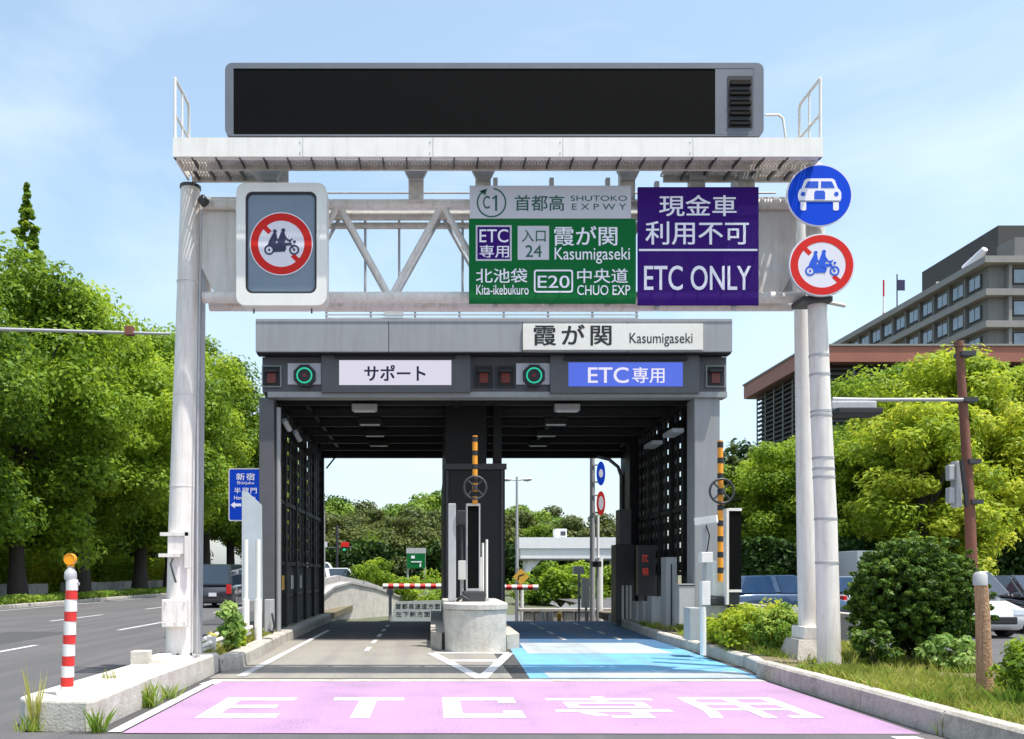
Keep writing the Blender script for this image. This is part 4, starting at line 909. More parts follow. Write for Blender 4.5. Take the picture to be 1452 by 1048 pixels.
t = thing('meter_box', 'weathered white box on the kerb below the frosted screen', 'box', (X(381,17.9),17.9,.18)); q = MB(); pbox(q, 375, 387, 850, 896, 17.9, 17.9, 18.1, .01); q.build('box', M['machine_grey'], t)
MB().tube([(X(385,17.8),17.85,Z(870,17.8)),(X(389,17.8),17.8,Z(888,17.8)),(X(386,17.8),17.85,Z(897,17.8)),(X(380,17.8),17.85,Z(893,17.8))], .02, 8).build('hose', M['black'], t)
t = thing('pipe_guard', 'low white pipe rails lying along the left island behind the gantry pole', 'guard rail', (-3.6,15.5,.2))
for dz, dx in ((.14,0),(.26,.03),(.36,-.06)): MB().tube([(-3.72+dx,13.9,.22+dz*.6),(-3.62+dx,17.6,.22+dz)], .035, 10).build('pipe', M['white_paint'], t)
for y in (14.6, 16.6): MB().box(-3.74, -3.58, y, y+.06, .16, .5).build('bracket', M['grey_steel'], t)
t = thing('concrete_block', 'small square pale block on the left island nose', 'block', (X(200,12.2),12.2,.3)); q = MB(); q.box(X(188,12.2), X(212,12.2), 12.1, 12.32, .29, .29+.19, .012); q.build('block', M['pale_concrete'], t)
t = thing('concrete_rubble', 'low yellowish concrete lump beside the small square block', 'rubble', (X(224,12.4),12.5,.3)); q = MB(); q.box(X(212.5,12.4), X(236,12.4), 12.3, 12.7, .29, .4, .04); q.box(X(230,12.4), X(262,12.4), 12.5, 12.8, .29, .36, .03); q.build('lump', M['name_board'], t)
# bollard
xb, ybp = X(94.5,9.0), 9.0
t = thing('striped_bollard', 'red and white striped post with round orange reflector on left island nose', 'bollard', (xb,ybp,.3))
MB().cyl(xb, ybp, .29, .33, .1, n=20).build('base', M['post_white'], t)
zz = [Z(p,9.0) for p in (988,973,960,944,930,913,900,881,867,850,837,822)]
for i in range(11):
    ra = .0625-.004*i/10
    MB().cyl(xb+.0055*i, ybp, zz[i], zz[i+1], ra, n=20).build('red_band' if i % 2 else 'white_band', M['post_red'] if i % 2 else M['post_white'], t)
xb2 = X(100,9)
MB().lathe(xb2, ybp, [(.06,Z(822,9)),(.062,Z(818,9)),(.058,Z(811,9)),(.03,Z(806,9)),(.025,Z(803,9))], 20).build('collar', M['machine_grey'], t)
MB().ring(X(110,9), Z(828,9), .012, .02, ybp-.01, ybp+.01, n=14).build('chain_eye', M['machine_grey'], t)
MB().prism([(xb2-.03,Z(804,9)),(xb2+.03,Z(804,9)),(xb2+.035,Z(797,9)),(xb2-.035,Z(797,9))], ybp-.02, ybp+.02).build('reflector_neck', M['reflector'], t)
MB().disc(xb2, Z(793,9), .055, ybp-.03, ybp+.02, n=28).build('reflector', M['reflector'], t)
MB().ring(xb2, Z(793,9), .05, .058, ybp-.034, ybp+.024, n=28).build('reflector_rim', M['orange'], t)
# wooden stump post
Yw = 9.6
t = thing('wooden_post', 'short weathered wooden post with peeled bark at the right verge', 'post', (X(1396,Yw),Yw,.21))
MB().tube([(X(1397,Yw),Yw,.15),(X(1396,Yw),Yw+.01,Z(930,Yw)),(X(1393,Yw),Yw,Z(860,Yw)),(X(1390,Yw),Yw,Z(816,Yw))], [.088,.078,.07,.066], 16).build('stem', M['raw_wood'], t)
MB().lathe(X(1390,Yw), Yw, [(.072,Z(830,Yw)),(.07,Z(815,Yw)),(.045,Z(811,Yw))], 16).build('post_cap', M['machine_grey'], t)
MB().tube([(X(1412,Yw),Yw+.1,.22),(X(1420,Yw),Yw,.25),(X(1428,Yw),Yw+.1,.22)], .02, 6).build('loose_strap', M['black'], t)

# ------------------------------------------------------------ signal pole on the right
Ys = 24.0
t = thing('signal_pole', 'rusty brown pole with long signal arm among the right trees', 'signal pole', (X(1380,Ys),Ys,.0))
MB().tube([(X(1382,Ys),Ys,-.05),(X(1374,Ys),Ys,Z(700,Ys)),(X(1360,Ys),Ys,Z(490,Ys))], [.15,.13,.1], 16).build('pole', M['rust_pole'], t)
MB().cyl(X(1359.5,Ys), Ys, Z(492,Ys), Z(484,Ys), .12, n=16).build('pole_cap', M['rust_pole'], t)
MB().tube([(X(1178,Ys),Ys-.1,Z(567,Ys)),(X(1232,Ys),Ys-.1,Z(568,Ys)),(X(1364,Ys),Ys-.1,Z(568,Ys))], .05, 10).build('arm', M['grey_steel'], t)
for py in (503, 568, 655, 712): 
    q = MB(); pbox(q, 1358-abs(py-503)*-.07, 1378-abs(py-503)*-.05, py-3, py+3, Ys, Ys-.2, Ys+.2); q.build('band', M['dark_metal'], t)
s_ = MB(); pbox(s_, 1172, 1236, 571, 584, Ys-.2, Ys-.5, Ys-.1, .05); o = s_.build('signal_head', M['machine_grey'], t)
q = MB(); pbox(q, 1172, 1234, 584.3, 593, Ys-.2, Ys-.9, Ys-.15, .03); q.build('signal_hood', M['black'], o)
s_ = MB(); pbox(s_, 1349, 1357, 655, 720, Ys-.1, Ys-.35, Ys-.05, .03); o = s_.build('pedestrian_signal', M['machine_grey'], t)
for a in (660, 692):
    q = MB(); pbox(q, 1340, 1349, a, a+22, Ys-.1, Ys-.3, Ys-.1, .04); q.build('signal_hood', M['machine_grey'], o)
q = MB(); q.obox((X(1353,Ys),Ys-.45,Z(688,Ys)), (.12,0,-1), (1.25,.08,.08)); q.build('bracket', M['black'], t)
# long dark signal arm reaching in from the left
t = thing('street_signal_pole', 'thin dark horizontal arm reaching in from the left above the street', 'signal arm', (-16.5,24,0))
za = Z(468,24)
MB().tube([(-16.5,24,-.05),(-16.5,24,za+.5)], .13, 12).build('pole', M['rust_pole'], t)
MB().tube([(-16.5,24,za+.15),(X(0,24),24,za+.02),(X(242,24),24,Z(473.5,24))], [.06,.05,.035], 10).build('arm', M['grey_steel'], t)
q = MB(); pbox(q, 178, 190, 463, 476, 24, 23.9, 24.1, .02); q.build('clamp', M['rust_pole'], t)

# ------------------------------------------------------------ blue street sign behind
Yq = 26.0
t = thing('blue_direction_sign', 'blue direction sign with white lettering left of the canopy', 'road sign', (X(352,Yq),Yq,.0))
MB().prism(rrect(X(325,Yq),X(376,Yq),Z(738,Yq),Z(665,Yq),.05), Yq, Yq+.04).build('panel', M['blue_board'], t)
frame_ring(rrect(X(324,Yq),X(377,Yq),Z(739,Yq),Z(664,Yq),.06), rrect(X(325.6,Yq),X(375.4,Yq),Z(737.4,Yq),Z(665.6,Yq),.05), Yq-.004, Yq+.0).build('border', M['sign_grey'], t)
MB().cyl(X(367,Yq), Yq+.12, .1, Z(668,Yq), .05, n=10).build('post', M['grey_steel'], t)
textp('新宿', 'letter_white', 335, 361, 671, 681, Yq, Yq, t, .02, space=1.2); textp('Shinjuku', 'letter_white', 336, 360, 682.5, 688, Yq, Yq, t, .02)
textp('半蔵門', 'letter_white', 332, 364, 691.5, 700, Yq, Yq, t, .02, space=1.2); textp('Hanzomon', 'letter_white', 332, 362, 703, 708.5, Yq, Yq, t, .02)
MB().prism([(X(a,Yq),Z(b2,Yq)) for a,b2 in ((327,716),(333,711.5),(333,714),(342,714),(342,718),(333,718),(333,721))], Yq-.004, Yq).build('arrow', M['letter_white'], t)

# ============================================================ BEYOND THE CREST
# curved retaining wall with parapet
W = thing('ramp_retaining_wall', 'curved pale retaining wall with dark coping beyond the left lane', 'wall', (-3,37,-1))
pth = [(-4.05,29.8,.42),(-4.05,32,.62),(-3.9,35,.95),(-3.5,38,1.1),(-2.7,41,.85),(-1.7,43,.42),(-.6,44.5,.02),(.6,45.6,-.35),(2.5,46.6,-.6)]
for (a, b2) in zip(pth[:-1], pth[1:]):
    (x0_,y0_,z0_), (x1_,y1_,z1_) = a, b2
    d = Vector((x1_-x0_,y1_-y0_)).normalized(); n_ = Vector((-d.y,d.x))
    def wl(zo, zlow, th, nm, m, off=0):
        vs = []
        for (x_,y_,z_) in (a, b2):
            for o_ in (off, off+th): vs += [(x_+n_.x*o_, y_+n_.y*o_, zlow if zlow is not None else z_+zo-.09), (x_+n_.x*o_, y_+n_.y*o_, z_+zo)]
        MB().add(vs, [(0,1,3,2),(4,6,7,5),(0,4,5,1),(2,3,7,6),(1,5,7,3),(0,2,6,4)]).build(nm, m, W)
    wl(0, -4, .3, 'wall_panel', M['pale_concrete']); wl(.09, None, .42, 'coping', M['grey_concrete'], -.06); wl(.36, -2, .2, 'parapet', M['grey_concrete'], .5)
    wl(.1, None, .1, 'coping_shadow_ledge', M['concrete'], .37)
t = thing('low_stone_wall', 'low rough stone wall beyond the blue lane', 'wall', (5,33.6,0))
rw = random.Random(4); xx = 3.4
for row in range(2):
    xx = 3.3+row*.2
    while xx < 7.4:
        w_ = rw.uniform(.3,.6); MB().box(xx, xx+w_-.02, 33.3+rw.uniform(0,.04), 33.8, -.9+row*.5, -.9+row*.5+.48, .05).build('stone', M['stone'], t); xx += w_
MB().box(3.3, 7.5, 33.26, 33.84, .102, .22, .02).build('coping', M['concrete'], t)
for x_, lab in ((X(770,31),'left pale stub post by the far low wall'),(X(781,31),'right pale stub post by the far low wall')):
    t = thing('stub_post', lab, 'post', (x_,31,-.15)); MB().cyl(x_, 31, -.3, .22, .1, .07, n=10).build('stub', M['cream'], t)
t = thing('small_hydrant', 'tiny yellow and grey fixture at the far low wall', 'hydrant', (X(793,31),31,-.1)); MB().lathe(X(793,31), 31, [(.09,-.25),(.07,.0),(.1,.05),(.08,.15),(.03,.2)], 12).build('body', M['yellow'], t)
# white footbridge
Yw_ = 66
t = thing('white_footbridge', 'long white footbridge girder behind the right toll lane', 'bridge', (X(800,Yw_),Yw_,0))
MB().box(X(738,Yw_), X(885,Yw_), Yw_, Yw_+3, Z(792,Yw_), Z(778,Yw_)).build('girder', M['bridge_white'], t)
MB().box(X(736,Yw_), X(887,Yw_), Yw_-.1, Yw_+3.1, Z(777.7,Yw_), Z(762,Yw_)).build('parapet', M['bridge_white'], t)
MB().box(X(740,Yw_), X(883,Yw_), Yw_+.1, Yw_+2.9, Z(794,Yw_), Z(792.3,Yw_)).build('soffit', M['grey_concrete'], t)
MB().box(X(790,Yw_), X(806,Yw_), Yw_+.8, Yw_+2.2, Z(761.7,Yw_), Z(749,Yw_)).build('lift_housing', M['bridge_white'], t)
q = MB(); q.box(X(797,Yw_), X(804,Yw_), Yw_+.7, Yw_+.79, Z(759,Yw_), Z(753,Yw_)); q.build('window', M['tinted_glass'], t)
for px in (745, 872): MB().box(X(px,Yw_), X(px+8,Yw_), Yw_+.8, Yw_+2, -.03, Z(794.2,Yw_)).build('pier', M['bridge_white'], t)
MB().prism([(X(750,Yw_),Z(794.5,Yw_)),(X(768,Yw_),Z(794.5,Yw_)),(X(752,Yw_),Z(812,Yw_)),(X(745,Yw_),Z(812,Yw_))], Yw_+.5, Yw_+.7).build('stair_flight', M['bridge_white'], t)
# street lamps / far poles
Yl = 38
t = thing('street_lamp', 'slim twin armed street lamp behind the right toll lane', 'street lamp', (X(733,Yl),Yl,-1))
MB().cyl(X(733,Yl), Yl, -1, Z(676,Yl), .085, .05, n=12).build('pole', M['grey_steel'], t)
for s_ in (-1, 1):
    MB().tube([(X(733,Yl),Yl,Z(681,Yl)),(X(733+s_*10,Yl),Yl,Z(680,Yl))], .03, 8).build('arm', M['grey_steel'], t)
    MB().tube([(X(733+s_*9,Yl),Yl,Z(680.5,Yl)),(X(733+s_*15,Yl),Yl,Z(680,Yl)),(X(733+s_*21,Yl),Yl,Z(679.5,Yl))], [.05,.09,.05], 10).build('lamp_head', M['machine_grey'], t)
Yl = 34
t = thing('diamond_warning_sign', 'yellow diamond bend warning sign beyond the right lane', 'road sign', (X(740,Yl),Yl,-.6))
c_ = (X(739,Yl), Z(818,Yl)); R = 11.5*Yl/F
MB().prism([(c_[0]-R,c_[1]),(c_[0],c_[1]-R),(c_[0]+R,c_[1]),(c_[0],c_[1]+R)], Yl, Yl+.03).build('panel', M['yellow'], t)
MB().stroke([(c_[0]-.12,c_[1]-.14),(c_[0]-.1,c_[1]+.03),(c_[0]+.12,c_[1]+.1)], .05, Yl-.005, Yl).build('arrow', M['black'], t)
MB().cyl(X(734.5,Yl), Yl+.08, -.7, Z(805,Yl), .045, n=10).build('post', M['grey_steel'], t); MB().cyl(X(740.5,Yl), Yl+.1, -.7, Z(829,Yl), .07, n=10).build('post', M['cream'], t)
Yl = 31
t = thing('twin_disc_sign_pole', 'dark grey pole with blue and red discs at the far right of lane', 'road sign', (X(840,Yl),Yl,-.2))
MB().cyl(X(840,Yl), Yl, -.2, Z(640,Yl), .09, n=14).build('pole', M['grey_steel'], t)
for cy, m_, nm in ((672,'blue_sign','blue_disc'),(714,'red_sign','red_disc')):
    MB().disc(X(851,Yl), Z(cy,Yl), 17*Yl/F, Yl-.15, Yl-.12, .36, 32).build(nm, M[m_], t)
MB().disc(X(851,Yl), Z(672,Yl), 6*Yl/F, Yl-.155, Yl-.15, .5, 16).build('car_mark', M['letter_white'], t)
MB().disc(X(851,Yl), Z(714,Yl), 10*Yl/F, Yl-.155, Yl-.15, .36, 16).build('white_centre', M['sign_white'], t)
for cy in (660, 684, 703, 727): MB().box(X(840,Yl), X(850,Yl), Yl-.115, Yl-.08, Z(cy+1,Yl), Z(cy-1,Yl)).build('bracket', M['grey_steel'], t)
t = thing('white_signal_post', 'thick white post right of the twin disc pole', 'post', (X(858,Yl),Yl+1,-.2))
MB().cyl(X(858,Yl), Yl+1, -.3, Z(790,Yl), .12, n=12).build('lower_post', M['cream'], t); MB().cyl(X(855.5,Yl), Yl+1, Z(790,Yl), Z(728,Yl), .05, n=10).build('upper_post', M['cream'], t)
for cab in (((826,836,820,862),'cream','small pale cabinet on legs left of the twin disc pole'), ((841,853,796,804),'machine_dark','dark box fixed beside the twin disc pole'), ((814,828,803,814),'sign_white','small white sign panel left of the twin disc pole')):
    (a,b2,c_,d_), m_, lab = cab
    t = thing('roadside_box', lab, 'box', (X((a+b2)/2,Yl),Yl-.5,-.2)); q = MB(); pbox(q, a, b2, c_, d_, Yl-.6, Yl-.6, Yl-.3, .01); q.build('box', M[m_], t)
    MB().cyl(X((a+b2)/2,Yl-.45), Yl-.45, -.2, Z(d_,Yl-.6), .04, n=8).build('leg', M['grey_steel'], t)
# left far pole with lamp + small board
Yl = 34
t = thing('left_lamp_pole', 'grey pole with small white board beyond the left lane', 'street lamp', (X(457,Yl),Yl,-.5))
MB().cyl(X(457.5,Yl), Yl, -.6, Z(775,Yl), .1, n=12).build('lower_pole', M['machine_grey'], t); MB().cyl(X(459.5,Yl), Yl, Z(775,Yl), Z(724,Yl), .04, n=10).build('upper_pole', M['machine_grey'], t)
MB().tube([(X(459.5,Yl),Yl,Z(726,Yl)),(X(456,Yl),Yl,Z(712,Yl)),(X(449,Yl),Yl,Z(704,Yl))], .04, 8).build('lamp_arm', M['dark_metal'], t)
q = MB(); pbox(q, 447, 464, 768, 776, Yl-.2, Yl-.2, Yl-.16); q.build('white_board', M['sign_white'], t)
Yl = 60
t = thing('far_traffic_signal', 'tiny red traffic signal on a bar in front of the hill trees', 'traffic signal', (X(480,Yl),Yl,-.5))
MB().cyl(X(478,Yl), Yl, -.6, Z(745,Yl), .1, n=10).build('pole', M['dark_metal'], t); MB().tube([(X(465,Yl),Yl,Z(777,Yl)),(X(500,Yl),Yl,Z(776,Yl))], .06, 8).build('arm', M['dark_metal'], t)
q = MB(); pbox(q, 484, 495, 769, 776, Yl, Yl-.3, Yl-.1, .03); q.build('signal_head', M['red_sign'], t); q = MB(); pbox(q, 487, 490, 778, 781, Yl, Yl-.3, Yl-.1); q.build('green_lamp', M['signal_green'], t)
Yl = 50
t = thing('far_green_sign', 'small dark green direction sign with grey header beyond left lane', 'road sign', (X(590,Yl),Yl,-.5))
q = MB(); pbox(q, 577, 603, 785, 806, Yl, Yl, Yl+.05); q.build('green_panel', M['green_sign'], t); q = MB(); pbox(q, 576, 604, 777, 784.7, Yl, Yl, Yl+.05); q.build('header', M['machine_grey'], t)
q = MB(); pbox(q, 583, 588, 788, 792, Yl, Yl-.02, Yl-.005); pbox(q, 583, 598, 796, 797.5, Yl, Yl-.02, Yl-.005); pbox(q, 595, 597, 799, 804, Yl, Yl-.02, Yl-.005); q.build('lettering', M['letter_white'], t)
for px in (578, 602): MB().cyl(X(px,Yl), Yl+.12, -.6, Z(780,Yl), .06, n=8).build('post', M['grey_steel'], t)
# boom bars
for nm, lab, a, b2, yy, pst in (('boom_gate', 'red and white lowered boom beyond the left lane', 543, 626, 831.5, 553), ('boom_gate', 'red and white lowered boom beyond the right lane', 695, 763, 833, 703)):
    Y_ = 31.5; t = thing(nm, lab, 'barrier', (X(pst,Y_),Y_,-.2), 'lowered booms at the ramp'); n_ = 11 if pst == 553 else 9
    for i in range(n_):
        xa = X(a+(b2-a)*i/n_,Y_); xb_ = X(a+(b2-a)*(i+1)/n_,Y_); MB().tube([(xa,Y_,Z(yy,Y_)),(xb_,Y_,Z(yy,Y_))], .1, 10).build('boom_band', M['post_red'] if i % 2 else M['post_white'], t)
    MB().cyl(X(pst,Y_), Y_+.15, -.3, Z(yy+4,Y_), .06, n=10).build('support_post', M['machine_grey'], t)
    MB().box(X(pst,Y_)-.12, X(pst,Y_)+.12, Y_+.05, Y_+.25, Z(yy+12,Y_), Z(yy+4,Y_), .02).build('support_head', M['machine_grey'], t)
Y_ = 32.6
t = thing('notice_panel', 'pale green notice panel with two lines of black characters at the ramp', 'notice', (X(591,Y_),Y_,-.2))
q = MB(); q.prism([(X(a,Y_),Z(b2,Y_)) for a,b2 in ((556,884),(557,866),(561,853),(627,851),(627,886))], Y_, Y_+.04); q.build('panel', mat('notice_pale', (.55,.62,.6), .6, var=.05), t)
textp('首都高速道方面', 'letter_black', 561, 624, 856, 863.5, Y_, Y_, t, .01, space=1.15); textp('左下新方面へ', 'letter_black', 561, 620, 867, 874.5, Y_, Y_, t, .01, space=1.15)
for px in (560, 622): MB().cyl(X(px,Y_), Y_+.1, -.4, Z(860,Y_), .03, n=8).build('post', M['grey_steel'], t)

# ============================================================ low grey wall on the right + fence
t = thing('low_roadside_wall', 'low grey concrete wall between the planting strip and right street', 'wall', (8.75,26,0))
for i in range(9):
    y = 18.2+i*2.4; MB().box(8.76, 8.98, y, y+2.38, -.05, .62, .015).build('wall_block', M['grey_concrete'], t)
    MB().box(8.73, 9.01, y, y+2.38, .622, .7, .01).build('coping', M['concrete'], t)
t = thing('right_guard_rail', 'pale grey steel guard rail behind the camera post', 'guard rail', (7.3,20,.2))
for z in (.75, 1.0): MB().box(6.75, 8.6, 19.2, 19.24, z-.35, z-.18).build('beam', M['machine_grey'], t)
for x_ in (6.9, 7.7, 8.5): MB().box(x_-.04, x_+.04, 19.241, 19.32, .2, .9).build('post', M['machine_grey'], t)

# ============================================================ VEHICLES
def loft(secs, m, name, par, smooth=True):
    """secs = [(y, zb, zt, hw, round)] lofted rounded boxes"""
    q = MB(); n = 12; vs = []
    for (y, zb, zt, hw, rd) in secs:
        r_ = min(rd, (zt-zb)/2.01, hw*.9)
        for cx, cz, a in ((hw-r_,zb+r_,-90),(hw-r_,zt-r_,0),(-hw+r_,zt-r_,90),(-hw+r_,zb+r_,180)):
            for i in range(3): t_ = math.radians(a+45*i); vs.append((cx+r_*math.cos(t_), y, cz+r_*math.sin(t_)))
    k = len(secs)
    fs = [(i*n+j, i*n+(j+1)%n, (i+1)*n+(j+1)%n, (i+1)*n+j) for i in range(k-1) for j in range(n)]+[tuple(range(n)), tuple(range((k-1)*n, k*n))]
    q.add(vs, fs, smooth); return q.build(name, m, par)
def car(name, label, cat, loc, rot, L, Wd, H, kind, col, glass='tinted_glass'):
    t = thing(name, label, cat, (0,0,0)); h = L/2; hw = Wd/2; gc = .2
    bz = {'sedan':.88, 'wagon':.92, 'van':1.05, 'truck':1.2}[kind]
    loft([(-h,gc+.15,.55*bz+.08,hw*.82,.1),(-h+.18,gc,.72*bz,hw*.95,.14),(-h+1.0,gc-.02,.93*bz,hw,.16),(-h*.2,gc-.02,bz,hw,.12),(h*.6,gc-.02,bz,hw,.12),(h-.2,gc,bz*.97,hw*.96,.14),(h,gc+.12,bz*.85,hw*.86,.12)], M[col], 'body', t)
    if kind == 'sedan': cb = [(-h*.42,bz-.03),(-h*.05,H),(h*.38,H-.02),(h*.78,bz-.03)]
    elif kind == 'wagon': cb = [(-h*.5,bz-.03),(-h*.1,H),(h*.75,H-.03),(h*.95,bz-.03)]
    else: cb = [(-h*.74,bz-.03),(-h*.42,H),(h*.93,H-.02),(h*.985,bz-.03)]
    wb, wt = hw*.95, hw*(.74 if kind in ('sedan','wagon') else .84)
    def pt(i, s_, g_=0):  # corner point
        y, z = cb[i]; ww = wb if i in (0,3) else wt; return Vector((s_*(ww+g_), y, z))
    vs = [pt(i, s_) for s_ in (-1,1) for i in range(4)]
    bm = bmesh.new(); V = [bm.verts.new(v) for v in vs]
    for f in ((0,1,2,3),(4,7,6,5),(0,4,5,1),(1,5,6,2),(2,6,7,3),(0,3,7,4)): bm.faces.new([V[i] for i in f])
    bmesh.ops.recalc_face_normals(bm, faces=bm.faces); bmesh.ops.bevel(bm, geom=list(bm.edges), offset=.06, segments=2, affect='EDGES')
    me = bpy.data.meshes.new('cabin'); bm.to_mesh(me); bm.free(); me.materials.append(M[col]); o = bpy.data.objects.new('cabin', me); COL.objects.link(o); o.parent = t
    def pane(A, B, C, D_, nm, inset=.1, push=.02):
        c = (A+B+C+D_)/4; nrm = (B-A).cross(D_-A).normalized()
        if nrm.dot(c-Vector((0,c.y*.3,H*.5))) < 0: nrm = -nrm
        P = [p+(c-p)*inset for p in (A,B,C,D_)]
        vs = [p+nrm*push for p in P]+[p-nrm*.02 for p in P]
        MB().add(vs, [(0,1,2,3),(7,6,5,4),(0,4,5,1),(1,5,6,2),(2,6,7,3),(3,7,4,0)]).build(nm, M[glass], t)
    pane(pt(0,-1),pt(0,1),pt(1,1),pt(1,-1),'windscreen',.1,.012); pane(pt(3,-1),pt(3,1),pt(2,1),pt(2,-1),'rear_window',.14,.012)
    for s_ in (-1,1):
        a0, a1, a2, a3 = pt(0,s_), pt(1,s_), pt(2,s_), pt(3,s_); mb0 = a0.lerp(a3,.5); mt = a1.lerp(a2,.45)
        pane(a0.lerp(a3,.04), mb0-Vector((0,.04,0)), mt-Vector((0,.04,0)), a1.lerp(a2,.03), 'side_window', .1, .012); pane(mb0+Vector((0,.04,0)), a3.lerp(a0,.05), a2.lerp(a1,.03), mt+Vector((0,.04,0)), 'side_window', .1, .012)
        for y in (-h*.62, h*.6):
            w0 = MB().tube([(s_*(hw-.2),y,.31),(s_*(hw+.005),y,.31)], .31, 20).build('tyre', M['rubber'], t)
            MB().tube([(s_*(hw-.02),y,.31),(s_*(hw+.015),y,.31)], .19, 14).build('rim', M['rim'], w0)
        MB().box(s_*(hw*.5), s_*(hw*.88), -h-.01, -h+.2, .52*bz, .68*bz, .03).build('headlight', M['lamp_glass'], t)
        MB().box(s_*(hw*.68), s_*(hw*.93), h-.12, h+.012, .6*bz, (.88 if kind != 'van' else 1.0)*bz, .02).build('tail_light', M['tail_red'], t)
        MB().box(s_*(hw+.0), s_*(hw+.16), -h*.42, -h*.42+.1, bz, bz+.13, .03).build('wing_mirror', M[col], t)
    MB().box(-hw*.62, hw*.62, -h-.012, -h+.1, .34, .5*bz, .03).build('grille', M['black'], t)
    MB().box(-.17, .17, h-.03, h+.02, .5*bz, .5*bz+.16).build('licence_plate', M['sign_white'], t)
    MB().box(-hw*.8, hw*.8, h-.12, h+.015, .24, .4, .03).build('rear_bumper', M['black'] if col != 'car_black' else M['rubber'], t)
    t.location = loc; t.rotation_euler = (0,0,rot); return t
PI = math.pi
car('parked_van', 'dark minivan with red tail lights seen from behind on the left street', 'van', (X(314,41),41.5,0), PI+.02, 4.7, 1.75, 1.98, 'van', 'van_black')
car('blue_car', 'blue car behind the hedge left of the right poles', 'car', (X(1105,29),29,0), PI/2+.15, 4.3, 1.72, 1.5, 'wagon', 'car_blue', 'blue_glass')
car('silver_car', 'silver car with blue tinted windows between the poles and round shrub', 'car', (X(1262,30),30,0), PI/2+.15, 4.5, 1.75, 1.48, 'wagon', 'car_silver', 'blue_glass')
tx = car('white_car', 'white taxi partly hidden behind the wooden post', 'car', (13.3,23.0,0), .0, 4.4, 1.7, 1.6, 'van', 'car_white')
car('black_car', 'black car at the right edge of the photo', 'car', (16.0,23.6,0), .0, 4.6, 1.78, 1.5, 'wagon', 'car_black')
for i, (px, Y_, lab) in enumerate(((440,52,'white van beyond the left wall, farther from lamp pole'),(466,49,'white minivan roof showing above the curved wall by the lamp pole'))):
    car('white_van', lab, 'van', (X(px,Y_),Y_,0.0), PI/2+.5, 4.4, 1.75, 1.85 if i else 2.2, 'van', 'car_white')
t = thing('box_truck', 'white box truck behind the round shrub on the right street', 'truck', (0,0,0))
MB().box(-1.0, 1.0, -1.6, 2.6, .75, 2.62, .03).build('cargo_box', M['car_white'], t)
loft([(-3.1,.45,1.2,.8,.1),(-2.9,.4,1.6,.85,.15),(-2.4,.4,2.1,.85,.15),(-1.7,.4,2.12,.85,.12)], M['car_white'], 'cab', t)
MB().box(-.9, .9, -2.8, 2.5, .45, .72).build('chassis', M['dark_metal'], t)
MB().box(-.7, .7, -3.02, -2.8, 1.3, 1.9, .05).build('windscreen', M['tinted_glass'], t)
for s_ in (-1,1):
    for y in (-2.3, 1.6): MB().tube([(s_*.6,y,.4),(s_*.88,y,.4)], .4, 16).build('tyre', M['rubber'], t)
t.location = (X(1237,42),43,0); t.rotation_euler = (0,0,0)

# ============================================================ BUILDINGS
t = thing('louvred_building', 'building with copper coloured flat roof and dark louvred upper walls', 'building', (34,76,0))
bx0, bx1, by0, by1 = 30.9, 52, 71.0, 84
MB().box(bx0, bx1, by0, by1, 0, 12.6).build('lower_wall', M['grey_concrete'], t)
MB().box(bx0+.4, bx1-.4, by0+.4, by1-.4, 12.6, 18.4).build('core_wall', M['louvre_brown'], t)
MB().add([(30.1,70,18.35),(53,70,18.35),(53,85,18.35),(30.1,85,18.35),(30.1,70,19.6),(53,70,19.6),(53,85,19.6),(30.1,85,19.6)], [(0,3,2,1),(4,5,6,7),(0,1,5,4),(1,2,6,5),(2,3,7,6),(3,0,4,7)]).build('roof', M['roof_copper'], t)
MB().box(30.3, 52.8, 70.2, 84.8, 18.28, 18.345).build('soffit', M['roof_underside'], t)
MB().box(30.0, 53.1, 69.9, 85.1, 19.602, 19.75).build('roof_edge', M['office_light'], t)
z = 12.9
while z < 18.2:
    MB().box(bx0+.05, bx0+.3, by0+.1, by1-.1, z, z+.16).build('louvre_slat', M['office_dark'], t); MB().box(bx0+.35, bx1-.1, by0+.02, by0+.3, z, z+.16).build('louvre_slat', M['office_dark'], t); z += .42
for i in range(7): y = by0+.3+i*2.05; MB().box(bx0-.02, bx0+.04, y, y+.2, 12.6, 18.28).build('mullion', M['office_concrete'], t)
for i in range(8): x = bx0+.4+i*2.6; MB().box(x, x+.2, by0-.03, by0+.019, 12.6, 18.28).build('mullion', M['office_concrete'], t)
MB().box(bx0-.3, bx0+.2, by0-.3, by1, 12.2, 12.62).build('ledge', M['office_light'], t)
for i in range(4):
    y = by0+1.5+i*3; MB().box(bx0-.02, bx0+.05, y, y+1.6, 7.5, 10).build('window', M['tinted_glass'], t)

